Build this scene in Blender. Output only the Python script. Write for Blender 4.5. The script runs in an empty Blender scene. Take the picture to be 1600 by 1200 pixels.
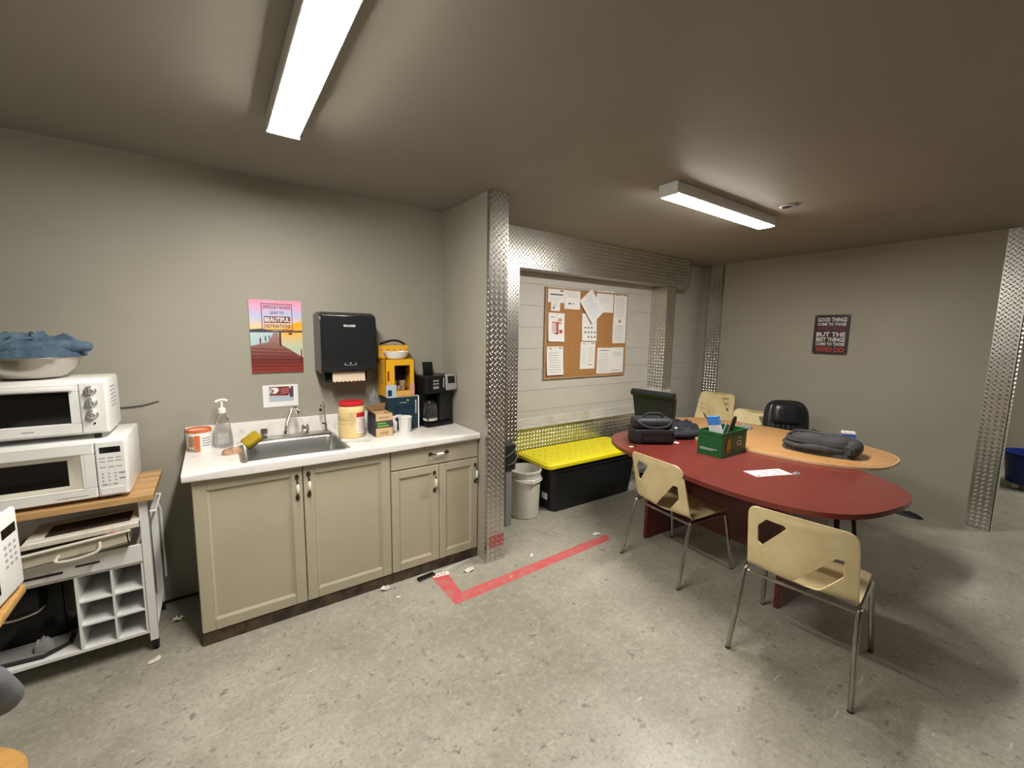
import bpy, bmesh, math, random
from mathutils import Vector, Matrix, noise, geometry
random.seed(7)
scn = bpy.context.scene
col = scn.collection
PI = math.pi

# ------------------------------------------------------------------ camera
cam_d = bpy.data.cameras.new('camera'); cam = bpy.data.objects.new('camera', cam_d); col.objects.link(cam)
YAW, PITCH, ROLL, FPX = 0.615646, -0.121095, 0.0169316, 660.65
_f = Vector((math.sin(YAW)*math.cos(PITCH), math.cos(YAW)*math.cos(PITCH), math.sin(PITCH)))
_r = Vector((math.cos(YAW), -math.sin(YAW), 0)); _u = _r.cross(_f)
_r2 = _r*math.cos(ROLL)+_u*math.sin(ROLL); _u2 = -_r*math.sin(ROLL)+_u*math.cos(ROLL)
mw = Matrix((_r2, _u2, -_f)).transposed().to_4x4(); mw.translation = (0, 0, 1.6)
cam.matrix_world = mw
cam_d.sensor_width = 36.0; cam_d.lens = FPX*36/1600; cam_d.clip_start = 0.02
scn.camera = cam
# ------------------------------------------------------------------ world, exposure
w = bpy.data.worlds.new('world'); scn.world = w; w.use_nodes = True
w.node_tree.nodes['Background'].inputs[0].default_value = (1, .95, .88, 1)
w.node_tree.nodes['Background'].inputs[1].default_value = 0.02
vs = scn.view_settings; vs.view_transform = 'Standard'; vs.look = 'None'; vs.gamma = 1; vs.use_curve_mapping = False
vs.exposure = 0.0
TUBE = 140.0          # brightness of the ceiling light diffusers
LCOL = (1.0, .955, .875)
CEIL = 2.49

# ------------------------------------------------------------------ materials
def S(r, g, b):
    return tuple(((c/255/12.92) if c/255 <= .04045 else ((c/255+.055)/1.055)**2.4) for c in (r, g, b))
def _new(name):
    m = bpy.data.materials.new(name); m.use_nodes = True
    return m, m.node_tree.nodes, m.node_tree.links, m.node_tree.nodes['Principled BSDF']
def mat(name, c, rough=.5, metal=0, spec=.5, c2=None, scale=8, lo=.35, hi=.65, stretch=(1,1,1), bump=0, bscale=60, detail=4, trans=0, ior=1.45, alpha=1, emit=None, es=0, coat=0, world=False, rvar=0):
    m, N, L, p = _new(name)
    p.inputs['Base Color'].default_value = (*c, 1); p.inputs['Roughness'].default_value = rough
    p.inputs['Metallic'].default_value = metal; p.inputs['Specular IOR Level'].default_value = spec
    p.inputs['Transmission Weight'].default_value = trans; p.inputs['IOR'].default_value = ior; p.inputs['Alpha'].default_value = alpha
    p.inputs['Coat Weight'].default_value = coat
    if emit: p.inputs['Emission Color'].default_value = (*emit, 1); p.inputs['Emission Strength'].default_value = es
    if c2 or bump or rvar:
        tc = N.new('ShaderNodeTexCoord'); mp = N.new('ShaderNodeMapping'); L.new(tc.outputs['Object'], mp.inputs[0]); mp.inputs['Scale'].default_value = stretch
    if c2 or rvar:
        nz = N.new('ShaderNodeTexNoise'); nz.inputs['Scale'].default_value = scale; nz.inputs['Detail'].default_value = detail; nz.inputs['Roughness'].default_value = .6
        L.new(mp.outputs[0], nz.inputs[0])
        rm = N.new('ShaderNodeMapRange'); rm.inputs[1].default_value = lo; rm.inputs[2].default_value = hi; L.new(nz.outputs[0], rm.inputs[0])
    if c2:
        mx = N.new('ShaderNodeMix'); mx.data_type = 'RGBA'; L.new(rm.outputs[0], mx.inputs[0])
        mx.inputs[6].default_value = (*c, 1); mx.inputs[7].default_value = (*c2, 1); L.new(mx.outputs[2], p.inputs['Base Color'])
    if rvar:
        r2 = N.new('ShaderNodeMapRange'); L.new(rm.outputs[0], r2.inputs[0]); r2.inputs[3].default_value = rough-rvar; r2.inputs[4].default_value = rough+rvar; L.new(r2.outputs[0], p.inputs['Roughness'])
    if bump:
        nb = N.new('ShaderNodeTexNoise'); nb.inputs['Scale'].default_value = bscale; nb.inputs['Detail'].default_value = 3; L.new(mp.outputs[0], nb.inputs[0])
        bp = N.new('ShaderNodeBump'); bp.inputs['Strength'].default_value = bump; bp.inputs['Distance'].default_value = .01; L.new(nb.outputs[0], bp.inputs['Height']); L.new(bp.outputs[0], p.inputs['Normal'])
    return m
def ramp_mat(name, stops, axis=2, rough=.4, nscale=0, namt=0, stretch=(1,1,1)):
    m, N, L, p = _new(name); p.inputs['Roughness'].default_value = rough
    tc = N.new('ShaderNodeTexCoord'); sp = N.new('ShaderNodeSeparateXYZ'); L.new(tc.outputs['Generated'], sp.inputs[0])
    src = sp.outputs[axis]
    if namt:
        mp = N.new('ShaderNodeMapping'); mp.inputs['Scale'].default_value = stretch; L.new(tc.outputs['Generated'], mp.inputs[0])
        nz = N.new('ShaderNodeTexNoise'); nz.inputs['Scale'].default_value = nscale; L.new(mp.outputs[0], nz.inputs[0])
        ma = N.new('ShaderNodeMath'); ma.operation = 'MULTIPLY_ADD'; ma.inputs[1].default_value = namt; L.new(nz.outputs[0], ma.inputs[0]); L.new(src, ma.inputs[2]); 
        mb_ = N.new('ShaderNodeMath'); mb_.operation = 'SUBTRACT'; mb_.inputs[1].default_value = namt/2; L.new(ma.outputs[0], mb_.inputs[0]); src = mb_.outputs[0]
    cr = N.new('ShaderNodeValToRGB'); L.new(src, cr.inputs[0]); e = cr.color_ramp.elements
    while len(e) < len(stops): e.new(.5)
    for k, (t, c) in enumerate(stops): e[k].position = t; e[k].color = (*c, 1)
    L.new(cr.outputs[0], p.inputs['Base Color'])
    return m
def floor_mat():
    m, N, L, p = _new('concrete'); tc = N.new('ShaderNodeTexCoord'); O = tc.outputs['Object']
    def nz(scale, detail=5, stretch=None, rough=.6):
        n = N.new('ShaderNodeTexNoise'); n.inputs['Scale'].default_value = scale; n.inputs['Detail'].default_value = detail; n.inputs['Roughness'].default_value = rough
        if stretch:
            mp = N.new('ShaderNodeMapping'); mp.inputs['Scale'].default_value = stretch[0]; mp.inputs['Rotation'].default_value = (0, 0, stretch[1]); L.new(O, mp.inputs[0]); L.new(mp.outputs[0], n.inputs[0])
        else: L.new(O, n.inputs[0])
        return n.outputs[0]
    def rng(o, a, b, c=0, d=1):
        r = N.new('ShaderNodeMapRange'); r.inputs[1].default_value = a; r.inputs[2].default_value = b; r.inputs[3].default_value = c; r.inputs[4].default_value = d; L.new(o, r.inputs[0]); return r.outputs[0]
    def mix(f, a, b):
        x = N.new('ShaderNodeMix'); x.data_type = 'RGBA'
        L.new(f, x.inputs[0])
        for s, i in ((a, 6), (b, 7)):
            if isinstance(s, tuple): x.inputs[i].default_value = (*s, 1)
            else: L.new(s, x.inputs[i])
        return x.outputs[2]
    c = mix(rng(nz(.9, 4), .35, .65), (.270, .252, .200), (.455, .435, .368))
    c = mix(rng(nz(4, 8, None, .72), .44, .70, 0, .6), c, (.25, .235, .185))
    c = mix(rng(nz(26, 8, None, .75), .48, .68, 0, .45), c, (.53, .51, .435))
    c = mix(rng(nz(60, 5, None, .8), .50, .64, 0, .6), c, (.20, .19, .15))
    c = mix(rng(nz(15, 7, None, .7), .59, .66, 0, .75), c, (.13, .12, .09))
    c = mix(rng(nz(2.2, 6, None, .65), .60, .72, 0, .5), c, (.20, .19, .155))
    c = mix(rng(nz(6, 3, ((1, 9, 1), .5), .5), .685, .725, 0, .65), c, (.60, .58, .50))
    c = mix(rng(nz(7, 4, ((1, 10, 1), -.9), .5), .69, .73, 0, .55), c, (.15, .14, .11))
    c = mix(rng(nz(34, 3), .72, .75, 0, .9), c, (.70, .67, .58))
    L.new(c, p.inputs['Base Color'])
    L.new(rng(nz(3, 5), .3, .7, .30, .52), p.inputs['Roughness']); p.inputs['Specular IOR Level'].default_value = .5
    b = N.new('ShaderNodeBump'); b.inputs['Strength'].default_value = .14; b.inputs['Distance'].default_value = .01; L.new(nz(40, 8, None, .7), b.inputs['Height']); L.new(b.outputs[0], p.inputs['Normal'])
    return m
def wood_mat(name, a, b, rough=.35, stretch=(1, 12, 12), scale=3, strips=None, coat=0):
    m, N, L, p = _new(name); p.inputs['Roughness'].default_value = rough; p.inputs['Coat Weight'].default_value = coat
    tc = N.new('ShaderNodeTexCoord'); mp = N.new('ShaderNodeMapping'); mp.inputs['Scale'].default_value = stretch; L.new(tc.outputs['Object'], mp.inputs[0])
    n = N.new('ShaderNodeTexNoise'); n.inputs['Scale'].default_value = scale; n.inputs['Detail'].default_value = 6; n.inputs['Distortion'].default_value = .6; L.new(mp.outputs[0], n.inputs[0])
    cr = N.new('ShaderNodeValToRGB'); L.new(n.outputs[0], cr.inputs[0]); e = cr.color_ramp.elements
    e[0].position = .3; e[0].color = (*a, 1); e[1].position = .7; e[1].color = (*b, 1)
    L.new(cr.outputs[0], p.inputs['Base Color'])
    return m

WALL = (.365, .345, .285); 
M = {}
M['wall'] = mat('wall_paint', WALL, .55, c2=tuple(k*.93 for k in WALL), scale=1.5, bump=.05, bscale=250)
M['ceil'] = mat('ceiling_paint', (.29, .265, .225), .6, c2=(.265, .242, .205), scale=1.2, bump=.05, bscale=200)
M['block'] = mat('block_paint', (.58, .56, .52), .45, c2=(.53, .51, .47), scale=3, bump=.12, bscale=70)
M['mortar'] = mat('mortar_paint', (.50, .48, .44), .7)
M['ledge'] = mat('ledge_paint', (.66, .65, .62), .5, c2=(.5, .49, .46), scale=6, bump=.2, bscale=20)
M['floor'] = floor_mat()
M['plate'] = mat('diamond_plate', (.60, .59, .565), .30, 1, c2=(.52, .51, .485), scale=5)
M['plate_lug'] = mat('diamond_lug', (.86, .85, .82), .30, 1)  # same metal coloured lighter, puts the light caught by the lugs into colour
M['white'] = mat('white_plastic', (.84, .84, .825), .35, c2=(.79, .785, .76), scale=7)
M['whitemetal'] = mat('white_enamel', (.80, .80, .79), .3)
M['diff'] = mat('diffuser', (.9, .9, .88), .4, emit=LCOL, es=TUBE)
M['cab'] = mat('cabinet_paint', (.47, .42, .31), .42, c2=(.43, .383, .28), scale=2.5, bump=.04, bscale=90)
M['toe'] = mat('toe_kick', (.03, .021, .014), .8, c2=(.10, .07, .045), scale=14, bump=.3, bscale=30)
M['counter'] = mat('laminate', (.79, .76, .73), .3, c2=(.62, .56, .51), scale=14, lo=.55, hi=.75, detail=6)
M['steel'] = mat('sink_steel', (.55, .545, .53), .33, 1, c2=(.51, .505, .49), scale=5, stretch=(1, 6, 6))
M['chrome'] = mat('chrome', (.82, .81, .79), .1, 1)
M['tube'] = mat('chair_tube', (.55, .53, .50), .22, 1, c2=(.36, .34, .31), scale=9)
M['bronze'] = mat('antique_bronze', (.09, .07, .05), .35, .8)
M['porcelain'] = mat('porcelain', (.83, .82, .78), .15)
M['black'] = mat('black_plastic', (.009, .009, .010), .30, spec=.35)
M['blackm'] = mat('matte_black', (.018, .018, .02), .6)
M['smoke'] = mat('dark_smoked_plastic', (.016, .017, .019), .16, spec=.4)
M['glassdark'] = mat('dark_glass', (.008, .007, .006), .08)
M['bin'] = mat('black_bin', (.012, .012, .013), .42)
M['yellow'] = mat('yellow_plastic', (.80, .70, .012), .38)
M['cream'] = mat('cream_shell', (.84, .70, .40), .42, c2=(.72, .58, .31), scale=9, bump=.06, bscale=160)
M['redwood'] = wood_mat('red_mahogany', (.135, .021, .016), (.185, .031, .024), .28, (14, 3, 14), 5)
M['redpanel'] = wood_mat('red_panel', (.10, .013, .012), (.15, .022, .018), .35, (10, 1.2, 2), 2.5)
M['oak'] = wood_mat('honey_oak', (.42, .215, .075), (.60, .33, .135), .3, (14, 2.5, 14), 5)
M['oakedge'] = wood_mat('oak_edge', (.66, .42, .22), (.80, .56, .32), .35, (4, 4, 4), 3)
M['leg'] = mat('dark_leg', (.055, .018, .012), .4)
M['butcher'] = wood_mat('butcher_block', (.46, .27, .11), (.68, .44, .21), .45, (1.5, 22, 10), 2.2)
M['butcher2'] = wood_mat('butcher_block_dark', (.40, .225, .09), (.60, .37, .165), .45, (1.5, 22, 10), 2.2)
M['rail'] = wood_mat('golden_wood', (.44, .235, .065), (.60, .34, .11), .35, (2, 10, 10), 3)
M['cork'] = mat('cork', (.36, .17, .06), .9, c2=(.43, .215, .08), scale=60, bump=.2, bscale=220)
M['corkframe'] = wood_mat('board_frame', (.33, .21, .12), (.46, .31, .19), .5, (4, 4, 4), 3)
M['paper'] = mat('paper', (.82, .81, .80), .7)
M['ink'] = mat('grey_ink', (.33, .34, .37), .8)
M['inkdark'] = mat('dark_ink', (.05, .05, .06), .7)
M['inkred'] = mat('red_ink', (.38, .06, .05), .7)
M['inkpink'] = mat('pink_ink', (.62, .30, .27), .7)
M['inkblue'] = mat('blue_ink', (.45, .52, .60), .7)
M['tape'] = mat('red_tape', (.58, .10, .105), .55, c2=(.44, .22, .19), scale=16, lo=.46, hi=.70, detail=8, bump=.1)
M['tape_faint'] = mat('worn_red_tape', (.55, .14, .13), .5, alpha=.7)
M['leather'] = mat('black_leather', (.014, .014, .015), .3, bump=.12, bscale=45)
M['greenblack'] = mat('green_black_fabric', (.009, .0135, .012), .62, bump=.1, bscale=200)
M['navy'] = mat('navy_cloth', (.012, .014, .022), .85, c2=(.022, .024, .036), scale=12, bump=.3, bscale=60)
M['bag'] = mat('bag_nylon', (.018, .019, .024), .55, bump=.25, bscale=70)
M['jacket'] = mat('charcoal_cloth', (.060, .060, .061), .8, c2=(.032, .032, .033), scale=10, bump=.3, bscale=60)
M['denim'] = mat('denim', (.10, .165, .225), .85, c2=(.05, .085, .13), scale=9, bump=.4, bscale=90)
M['grey'] = mat('grey_cloth', (.16, .165, .185), .85, c2=(.12, .122, .14), scale=14, bump=.2, bscale=90)
M['green'] = mat('green_board', (.010, .115, .032), .4)
M['gold'] = mat('gold_print', (.55, .30, .03), .5)
M['blue'] = mat('blue_plastic', (.012, .03, .20), .35)
M['bluecard'] = mat('blue_card', (.025, .10, .50), .4)
M['lightblue'] = mat('light_blue_card', (.06, .25, .72), .45)
M['darkteal'] = mat('dark_teal_card', (.012, .035, .055), .45)
M['orange'] = mat('orange_plastic', (.62, .15, .045), .4)
M['jar'] = mat('creamer_plastic', (.72, .56, .27), .4)
M['redlid'] = mat('red_lid', (.55, .02, .025), .4)
M['box_yellow'] = mat('yellow_card', (.78, .40, .015), .45)
M['card'] = mat('brown_card', (.50, .31, .16), .75)
M['cardpale'] = mat('tan_card', (.62, .43, .24), .7)
M['greenprint'] = mat('green_print', (.16, .42, .05), .6)
M['sponge'] = mat('sponge', (.40, .28, .012), .95, bump=.6, bscale=180)
M['spongegreen'] = mat('scrub_pad', (.05, .07, .02), .95, bump=.6, bscale=180)
M['clear'] = mat('clear_plastic', (.95, .97, .97), .05, trans=.97, ior=1.15)
M['bagclear'] = mat('clear_film', (.80, .82, .86), .12, trans=.85, ior=1.2)
M['film_label'] = mat('clear_label', (.80, .84, .82), .3, alpha=.22)
M['glass'] = mat('carafe_glass', (.55, .55, .56), .04, trans=.95, ior=1.45)
M['tan'] = mat('tan_plastic', (.60, .55, .43), .45, c2=(.36, .22, .10), scale=5, lo=.58, hi=.72)
M['offwhite'] = mat('dirty_white', (.70, .67, .58), .45, c2=(.52, .46, .36), scale=5, lo=.5, hi=.8)
M['pail'] = mat('pail_plastic', (.66, .64, .57), .4, c2=(.52, .50, .43), scale=5, lo=.45, hi=.75)
M['bowl'] = mat('brushed_bowl', (.62, .59, .54), .26, 1, c2=(.50, .47, .42), scale=4)
M['silver'] = mat('silver_plastic', (.55, .55, .55), .3, .6)
M['knob'] = mat('knob_silver', (.60, .60, .60), .28, .8)
M['rubber'] = mat('black_rubber', (.02, .02, .02), .8)
M['wire'] = mat('wire', (.06, .05, .045), .6)
M['skin'] = mat('tan_scrub', (.50, .33, .22), .9, c2=(.30, .17, .10), scale=40)
M['greyboard'] = mat('grey_board', (.25, .25, .24), .6)
M['mirror'] = M['chrome']
M['towel'] = mat('paper_towel', (.66, .53, .40), .9)
M['poster_black'] = mat('poster_black', (.028, .02, .02), .4)
M['poster_white'] = mat('poster_white', (.74, .70, .68), .5)
M['poster_red'] = mat('poster_red', (.48, .035, .04), .5)
M['poster_dred'] = mat('poster_dark_red', (.22, .022, .028), .5)
M['plum'] = mat('plum_print', (.16, .035, .06), .5)
M['sky'] = ramp_mat('poster_sky', [(0, S(255, 215, 90)), (.25, S(232, 205, 190)), (.5, S(185, 195, 232)), (.75, S(225, 170, 205)), (1, S(238, 150, 175))], 2, .35, 3, .35)
M['sunset'] = mat('poster_sunset', S(250, 180, 50), .35)
M['water'] = ramp_mat('poster_water', [(0, S(235, 160, 150)), (.4, S(170, 205, 205)), (1, S(190, 210, 215))], 2, .35, 3, .3)
M['waterglow'] = ramp_mat('poster_glow', [(0, S(215, 180, 160)), (.5, S(190, 205, 180)), (1, S(250, 185, 60))], 2, .35)
M['hill'] = mat('poster_hills', S(75, 70, 85), .4)
M['pier'] = ramp_mat('poster_pier', [(0, S(150, 58, 50)), (.3, S(112, 52, 46)), (.55, S(140, 88, 78)), (1, S(165, 135, 135))], 2, .35, 6, .25, (1, 1, 6))
M['pierdark'] = mat('poster_pier_dark', S(70, 25, 25), .4)

# ------------------------------------------------------------------ geometry helpers: each returns (verts, faces)
def _bm(bm):
    bm.verts.index_update(); V = [v.co.copy() for v in bm.verts]; F = [[v.index for v in f.verts] for f in bm.faces]; bm.free(); return V, F
def box(x0, x1, y0, y1, z0, z1, b=0, seg=1):
    if x0 > x1: x0, x1 = x1, x0
    if y0 > y1: y0, y1 = y1, y0
    if z0 > z1: z0, z1 = z1, z0
    V = [Vector(p) for p in ((x0,y0,z0),(x1,y0,z0),(x1,y1,z0),(x0,y1,z0),(x0,y0,z1),(x1,y0,z1),(x1,y1,z1),(x0,y1,z1))]
    F = [[0,3,2,1],[4,5,6,7],[0,1,5,4],[1,2,6,5],[2,3,7,6],[3,0,4,7]]
    if not b: return V, F
    bm = bmesh.new(); vv = [bm.verts.new(v) for v in V]
    for f in F: bm.faces.new([vv[i] for i in f])
    bmesh.ops.bevel(bm, geom=list(bm.edges), offset=min(b, .49*min(x1-x0, y1-y0, z1-z0)), segments=seg, affect='EDGES', profile=.5)
    return _bm(bm)
def prism(poly, z0, z1, b=0, seg=1):
    n = len(poly); V = [Vector((x, y, z0)) for x, y in poly]+[Vector((x, y, z1)) for x, y in poly]
    F = [list(range(n-1, -1, -1)), list(range(n, 2*n))]+[[i, (i+1) % n, n+(i+1) % n, n+i] for i in range(n)]
    if not b: return V, F
    bm = bmesh.new(); vv = [bm.verts.new(v) for v in V]
    for f in F: bm.faces.new([vv[i] for i in f])
    es = [e for e in bm.edges if abs(e.verts[0].co.z-e.verts[1].co.z) < 1e-6]
    bmesh.ops.bevel(bm, geom=es, offset=b, segments=seg, affect='EDGES', profile=.5)
    return _bm(bm)
def lathe(prof, n=24, c=(0, 0, 0)):
    V, F = [], []; c = Vector(c)
    for r, z in prof:
        for k in range(n): V.append(c+Vector((r*math.cos(2*PI*k/n), r*math.sin(2*PI*k/n), z)))
    for i in range(len(prof)-1):
        for k in range(n): F.append([i*n+k, i*n+(k+1) % n, (i+1)*n+(k+1) % n, (i+1)*n+k])
    if prof[0][0] > 1e-6: F.append(list(range(n-1, -1, -1)))
    if prof[-1][0] > 1e-6: F.append([(len(prof)-1)*n+k for k in range(n)])
    return V, F
def tube(pts, r, n=8, caps=True):
    P = [Vector(p) for p in pts]; m = len(P); R = r if isinstance(r, (list, tuple)) else [r]*m
    V, F = [], []; up = None
    for i in range(m):
        t = (P[min(i+1, m-1)]-P[max(i-1, 0)]).normalized()
        if up is None: up = t.orthogonal().normalized()
        else:
            up = up-t*up.dot(t); up = up.normalized() if up.length > 1e-6 else t.orthogonal().normalized()
        s = t.cross(up)
        for k in range(n): a = 2*PI*k/n; V.append(P[i]+(up*math.cos(a)+s*math.sin(a))*R[i])
    for i in range(m-1):
        for k in range(n): F.append([i*n+k, i*n+(k+1) % n, (i+1)*n+(k+1) % n, (i+1)*n+k])
    if caps: F.append(list(range(n-1, -1, -1))); F.append([(m-1)*n+k for k in range(n)])
    return V, F
def cyl(p0, p1, r0, r1=None, n=16): return tube([p0, p1], [r0, r0 if r1 is None else r1], n)
def spline(pts, k=6):
    P = [Vector(p) for p in pts]; out = []
    for i in range(len(P)-1):
        a, b, c, d = P[max(i-1, 0)], P[i], P[i+1], P[min(i+2, len(P)-1)]
        for j in range(k):
            t = j/k; out.append(.5*((2*b)+(c-a)*t+(2*a-5*b+4*c-d)*t*t+(3*b-a-3*c+d)*t**3))
    out.append(P[-1]); return out
def sheet(nu, nv, fn, th=0):
    V = [Vector(fn(i/nu, j/nv)) for j in range(nv+1) for i in range(nu+1)]; w_ = nu+1
    F = [[j*w_+i, j*w_+i+1, (j+1)*w_+i+1, (j+1)*w_+i] for j in range(nv) for i in range(nu)]
    return thick((V, F), th) if th else (V, F)
def thick(g, th):
    V, F = g; nrm = [Vector() for _ in V]
    for f in F:
        a, b, c = V[f[0]], V[f[1]], V[f[2]]; n = (b-a).cross(c-a)
        for i in f: nrm[i] += n
    n0 = len(V); V2 = list(V)+[v-(nn.normalized() if nn.length > 0 else nn)*th for v, nn in zip(V, nrm)]
    F2 = [list(f) for f in F]+[[i+n0 for i in reversed(f)] for f in F]
    cnt = {}
    for f in F:
        for k in range(len(f)): e = (f[k], f[(k+1) % len(f)]); cnt[e] = 1
    for (a, b) in cnt:
        if (b, a) not in cnt: F2.append([b, a, a+n0, b+n0])
    return V2, F2
def blob(sx, sy, sz, seed=0, nr=14, nt=48, p=2.6, fold=.5, fs=6, stretch=(1, 1), sq=2.6, base=.35):
    """a heap of folded cloth on the plane z = 0, half sizes sx, sy and height sz"""
    V, F = [], []
    for i in range(nr+1):
        q = (i/nr)**.8
        for k in range(nt):
            a = 2*PI*k/nt; ca, sa = math.cos(a), math.sin(a); d = (abs(ca)**sq+abs(sa)**sq)**(-1/sq)
            wob = 1+.13*noise.noise(Vector((ca*1.7+seed, sa*1.7, 3)))+.07*fold*noise.noise(Vector((ca*5+seed, sa*5, q*3)))
            x, y = q*d*ca*sx*wob, q*d*sa*sy*wob
            h = (1-q**p)**.5 if q < 1 else 0
            wx, wy = x+.03*noise.noise(Vector((x*9, y*9, seed))), y+.03*noise.noise(Vector((y*9, x*9, seed+5)))
            f1 = 1-(abs(noise.noise(Vector((wx*fs*stretch[0]+seed*3.1, wy*fs*stretch[1], seed))))*2)**.7
            f2 = 1-(abs(noise.noise(Vector((wx*fs*2.1*stretch[0]+seed, wy*fs*2.1*stretch[1]+seed, 7))))*2)**.7
            V.append(Vector((x, y, sz*h*(base+(1-base)*((1-fold)+fold*(.7*f1+.3*f2))))))
    for i in range(nr):
        for k in range(nt): F.append([i*nt+k, (i+1)*nt+k, (i+1)*nt+(k+1) % nt, i*nt+(k+1) % nt])
    F.append([nr*nt+k for k in reversed(range(nt))])
    return V, F
def superell(a, b, n, k=72, rot=0, c=(0, 0)):
    out = []
    for i in range(k):
        t = 2*PI*i/k; ct, st = math.cos(t), math.sin(t)
        x = a*math.copysign(abs(ct)**(2/n), ct); y = b*math.copysign(abs(st)**(2/n), st)
        out.append((c[0]+x*math.cos(rot)-y*math.sin(rot), c[1]+x*math.sin(rot)+y*math.cos(rot)))
    return out
def xf(g, m): return [m @ v for v in g[0]], g[1]
def mv(g, x=0, y=0, z=0): return xf(g, Matrix.Translation((x, y, z)))
def rz(g, a, c=(0, 0, 0)): c = Vector(c); return xf(g, Matrix.Translation(c) @ Matrix.Rotation(a, 4, 'Z') @ Matrix.Translation(-c))
def rx(g, a, c=(0, 0, 0)): c = Vector(c); return xf(g, Matrix.Translation(c) @ Matrix.Rotation(a, 4, 'X') @ Matrix.Translation(-c))
def ry(g, a, c=(0, 0, 0)): c = Vector(c); return xf(g, Matrix.Translation(c) @ Matrix.Rotation(a, 4, 'Y') @ Matrix.Translation(-c))
def frame(g, o, ux, uy):
    """put a flat drawing (x, y, z = off the plane) on a plane at o"""
    ux, uy = Vector(ux).normalized(), Vector(uy).normalized(); n = ux.cross(uy)
    m = Matrix((ux, uy, n)).transposed().to_4x4(); m.translation = o; return xf(g, m)
def poly2(pts, z=0): return [Vector((x, y, z)) for x, y in pts], [list(range(len(pts)))]
def rect(x0, x1, y0, y1, z=0): return poly2([(x0, y0), (x1, y0), (x1, y1), (x0, y1)], z)
def join(*gs):
    V, F = [], []
    for g in gs:
        if isinstance(g, list) and not (g and isinstance(g[0], Vector)): g = join(*g)
        o = len(V); V += list(g[0]); F += [[i+o for i in f] for f in g[1]]
    return V, F
_tc = {}
def text(s, w_, h_, bold=.0):
    key = (s, bold)
    if key not in _tc:
        cu = bpy.data.curves.new('t', 'FONT'); cu.body = s; cu.resolution_u = 2; cu.offset = bold
        o = bpy.data.objects.new('t', cu); me = o.to_mesh()
        _tc[key] = ([v.co.copy() for v in me.vertices], [list(p.vertices) for p in me.polygons])
        o.to_mesh_clear(); bpy.data.objects.remove(o); bpy.data.curves.remove(cu)
    V, F = _tc[key]
    x0 = min(v.x for v in V); x1 = max(v.x for v in V); y0 = min(v.y for v in V); y1 = max(v.y for v in V)
    return [Vector(((v.x-(x0+x1)/2)*w_/(x1-x0), (v.y-(y0+y1)/2)*h_/(y1-y0), 0)) for v in V], F

# ------------------------------------------------------------------ objects
def mesh(name, g, m, smooth=35):
    me = bpy.data.meshes.new(name); me.from_pydata([tuple(v) for v in g[0]], [], g[1]); me.materials.append(m)
    me.polygons.foreach_set('use_smooth', [True]*len(me.polygons)); me.set_sharp_from_angle(angle=math.radians(smooth)); me.update()
    return me
def tag(o, label=None, cat=None, group=None, kind=None):
    for k, v in (('label', label), ('category', cat), ('group', group), ('kind', kind)):
        if v: o[k] = v
    return o
def thing(name, label, cat, loc=(0, 0, 0), rot=0, group=None):
    o = bpy.data.objects.new(name, None); col.objects.link(o); o.empty_display_size = .1
    o.location = loc; o.rotation_euler = (0, 0, rot); return tag(o, label, cat, group)
def part(parent, name, g, m, label=None, world=False, smooth=35, kind=None):
    """world = True: g is in world coordinates (parent chain unrotated)"""
    if world:
        off = Vector(parent['_o']) if '_o' in parent.keys() else parent.location.copy(); g = ([v-off for v in g[0]], g[1])
    o = bpy.data.objects.new(name, mesh(name, g, m, smooth)); col.objects.link(o); o.parent = parent
    return tag(o, label, kind=kind)
def sub(p, name, g, m, label=None, smooth=35, kind=None): return part(p, name, g, m, label, False, smooth, kind)
def solo(name, g, m, label, cat, group=None, smooth=35):
    V = g[0]; x = (min(v.x for v in V)+max(v.x for v in V))/2; y = (min(v.y for v in V)+max(v.y for v in V))/2; z = min(v.z for v in V)
    o = bpy.data.objects.new(name, mesh(name, ([v-Vector((x, y, z)) for v in V], g[1]), m, smooth)); col.objects.link(o); o.location = (x, y, z)
    return tag(o, label, cat, group)
def struct(name, g, m, label=None, smooth=35):
    o = bpy.data.objects.new(name, mesh(name, g, m, smooth)); col.objects.link(o); return tag(o, label, kind='structure')
def copy_tree(o, parent=None, label=None):
    c = o.copy(); col.objects.link(c); c.parent = parent
    if label: c['label'] = label
    for ch in o.children: copy_tree(ch, c)
    return c

# ================================================================== THE ROOM
def quad(*p): return [Vector(q) for q in p], [[0, 1, 2, 3]]
struct('floor', box(-1.75, 9.2, -3.6, 3.6, -.12, 0), M['floor'], 'worn sealed grey concrete floor')
struct('ceiling', box(-1.75, 9.2, -3.6, 3.6, CEIL, CEIL+.1), M['ceil'], 'dim taupe painted ceiling')
struct('wall_back', box(-1.75, 1.475, 3.03, 3.3, 0, CEIL), M['wall'], 'warm grey painted wall behind the sink counter')
struct('wall_partition', box(1.475, 1.61, 2.354, 3.3, 0, CEIL), M['wall'], 'short grey wall end beside the counter')
struct('wall_left', box(-1.87, -1.75, -3.6, 3.3, 0, CEIL), M['wall'], 'grey wall on the left')
struct('wall_front', box(-1.87, 9.2, -3.72, -3.6, 0, CEIL), M['wall'], 'grey wall behind the viewer')
struct('wall_right', box(5.262, 5.40, .44, 3.072, 0, CEIL), M['wall'], 'grey painted wall with a motto poster')
struct('wall_right_corner', box(5.40, 5.5, 3.0, 3.3, 0, CEIL), M['wall'])
struct('wall_far', box(8.6, 8.7, -3.6, 3.6, 0, CEIL), M['wall'], 'wall of the room beyond the opening')
struct('wall_hall', box(5.40, 8.6, 3.0, 3.1, 0, CEIL), M['wall'])
struct('wall_right_near', box(5.262, 5.40, -3.6, -.75, 0, CEIL), M['wall'], 'grey wall on the near side of the opening')
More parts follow.
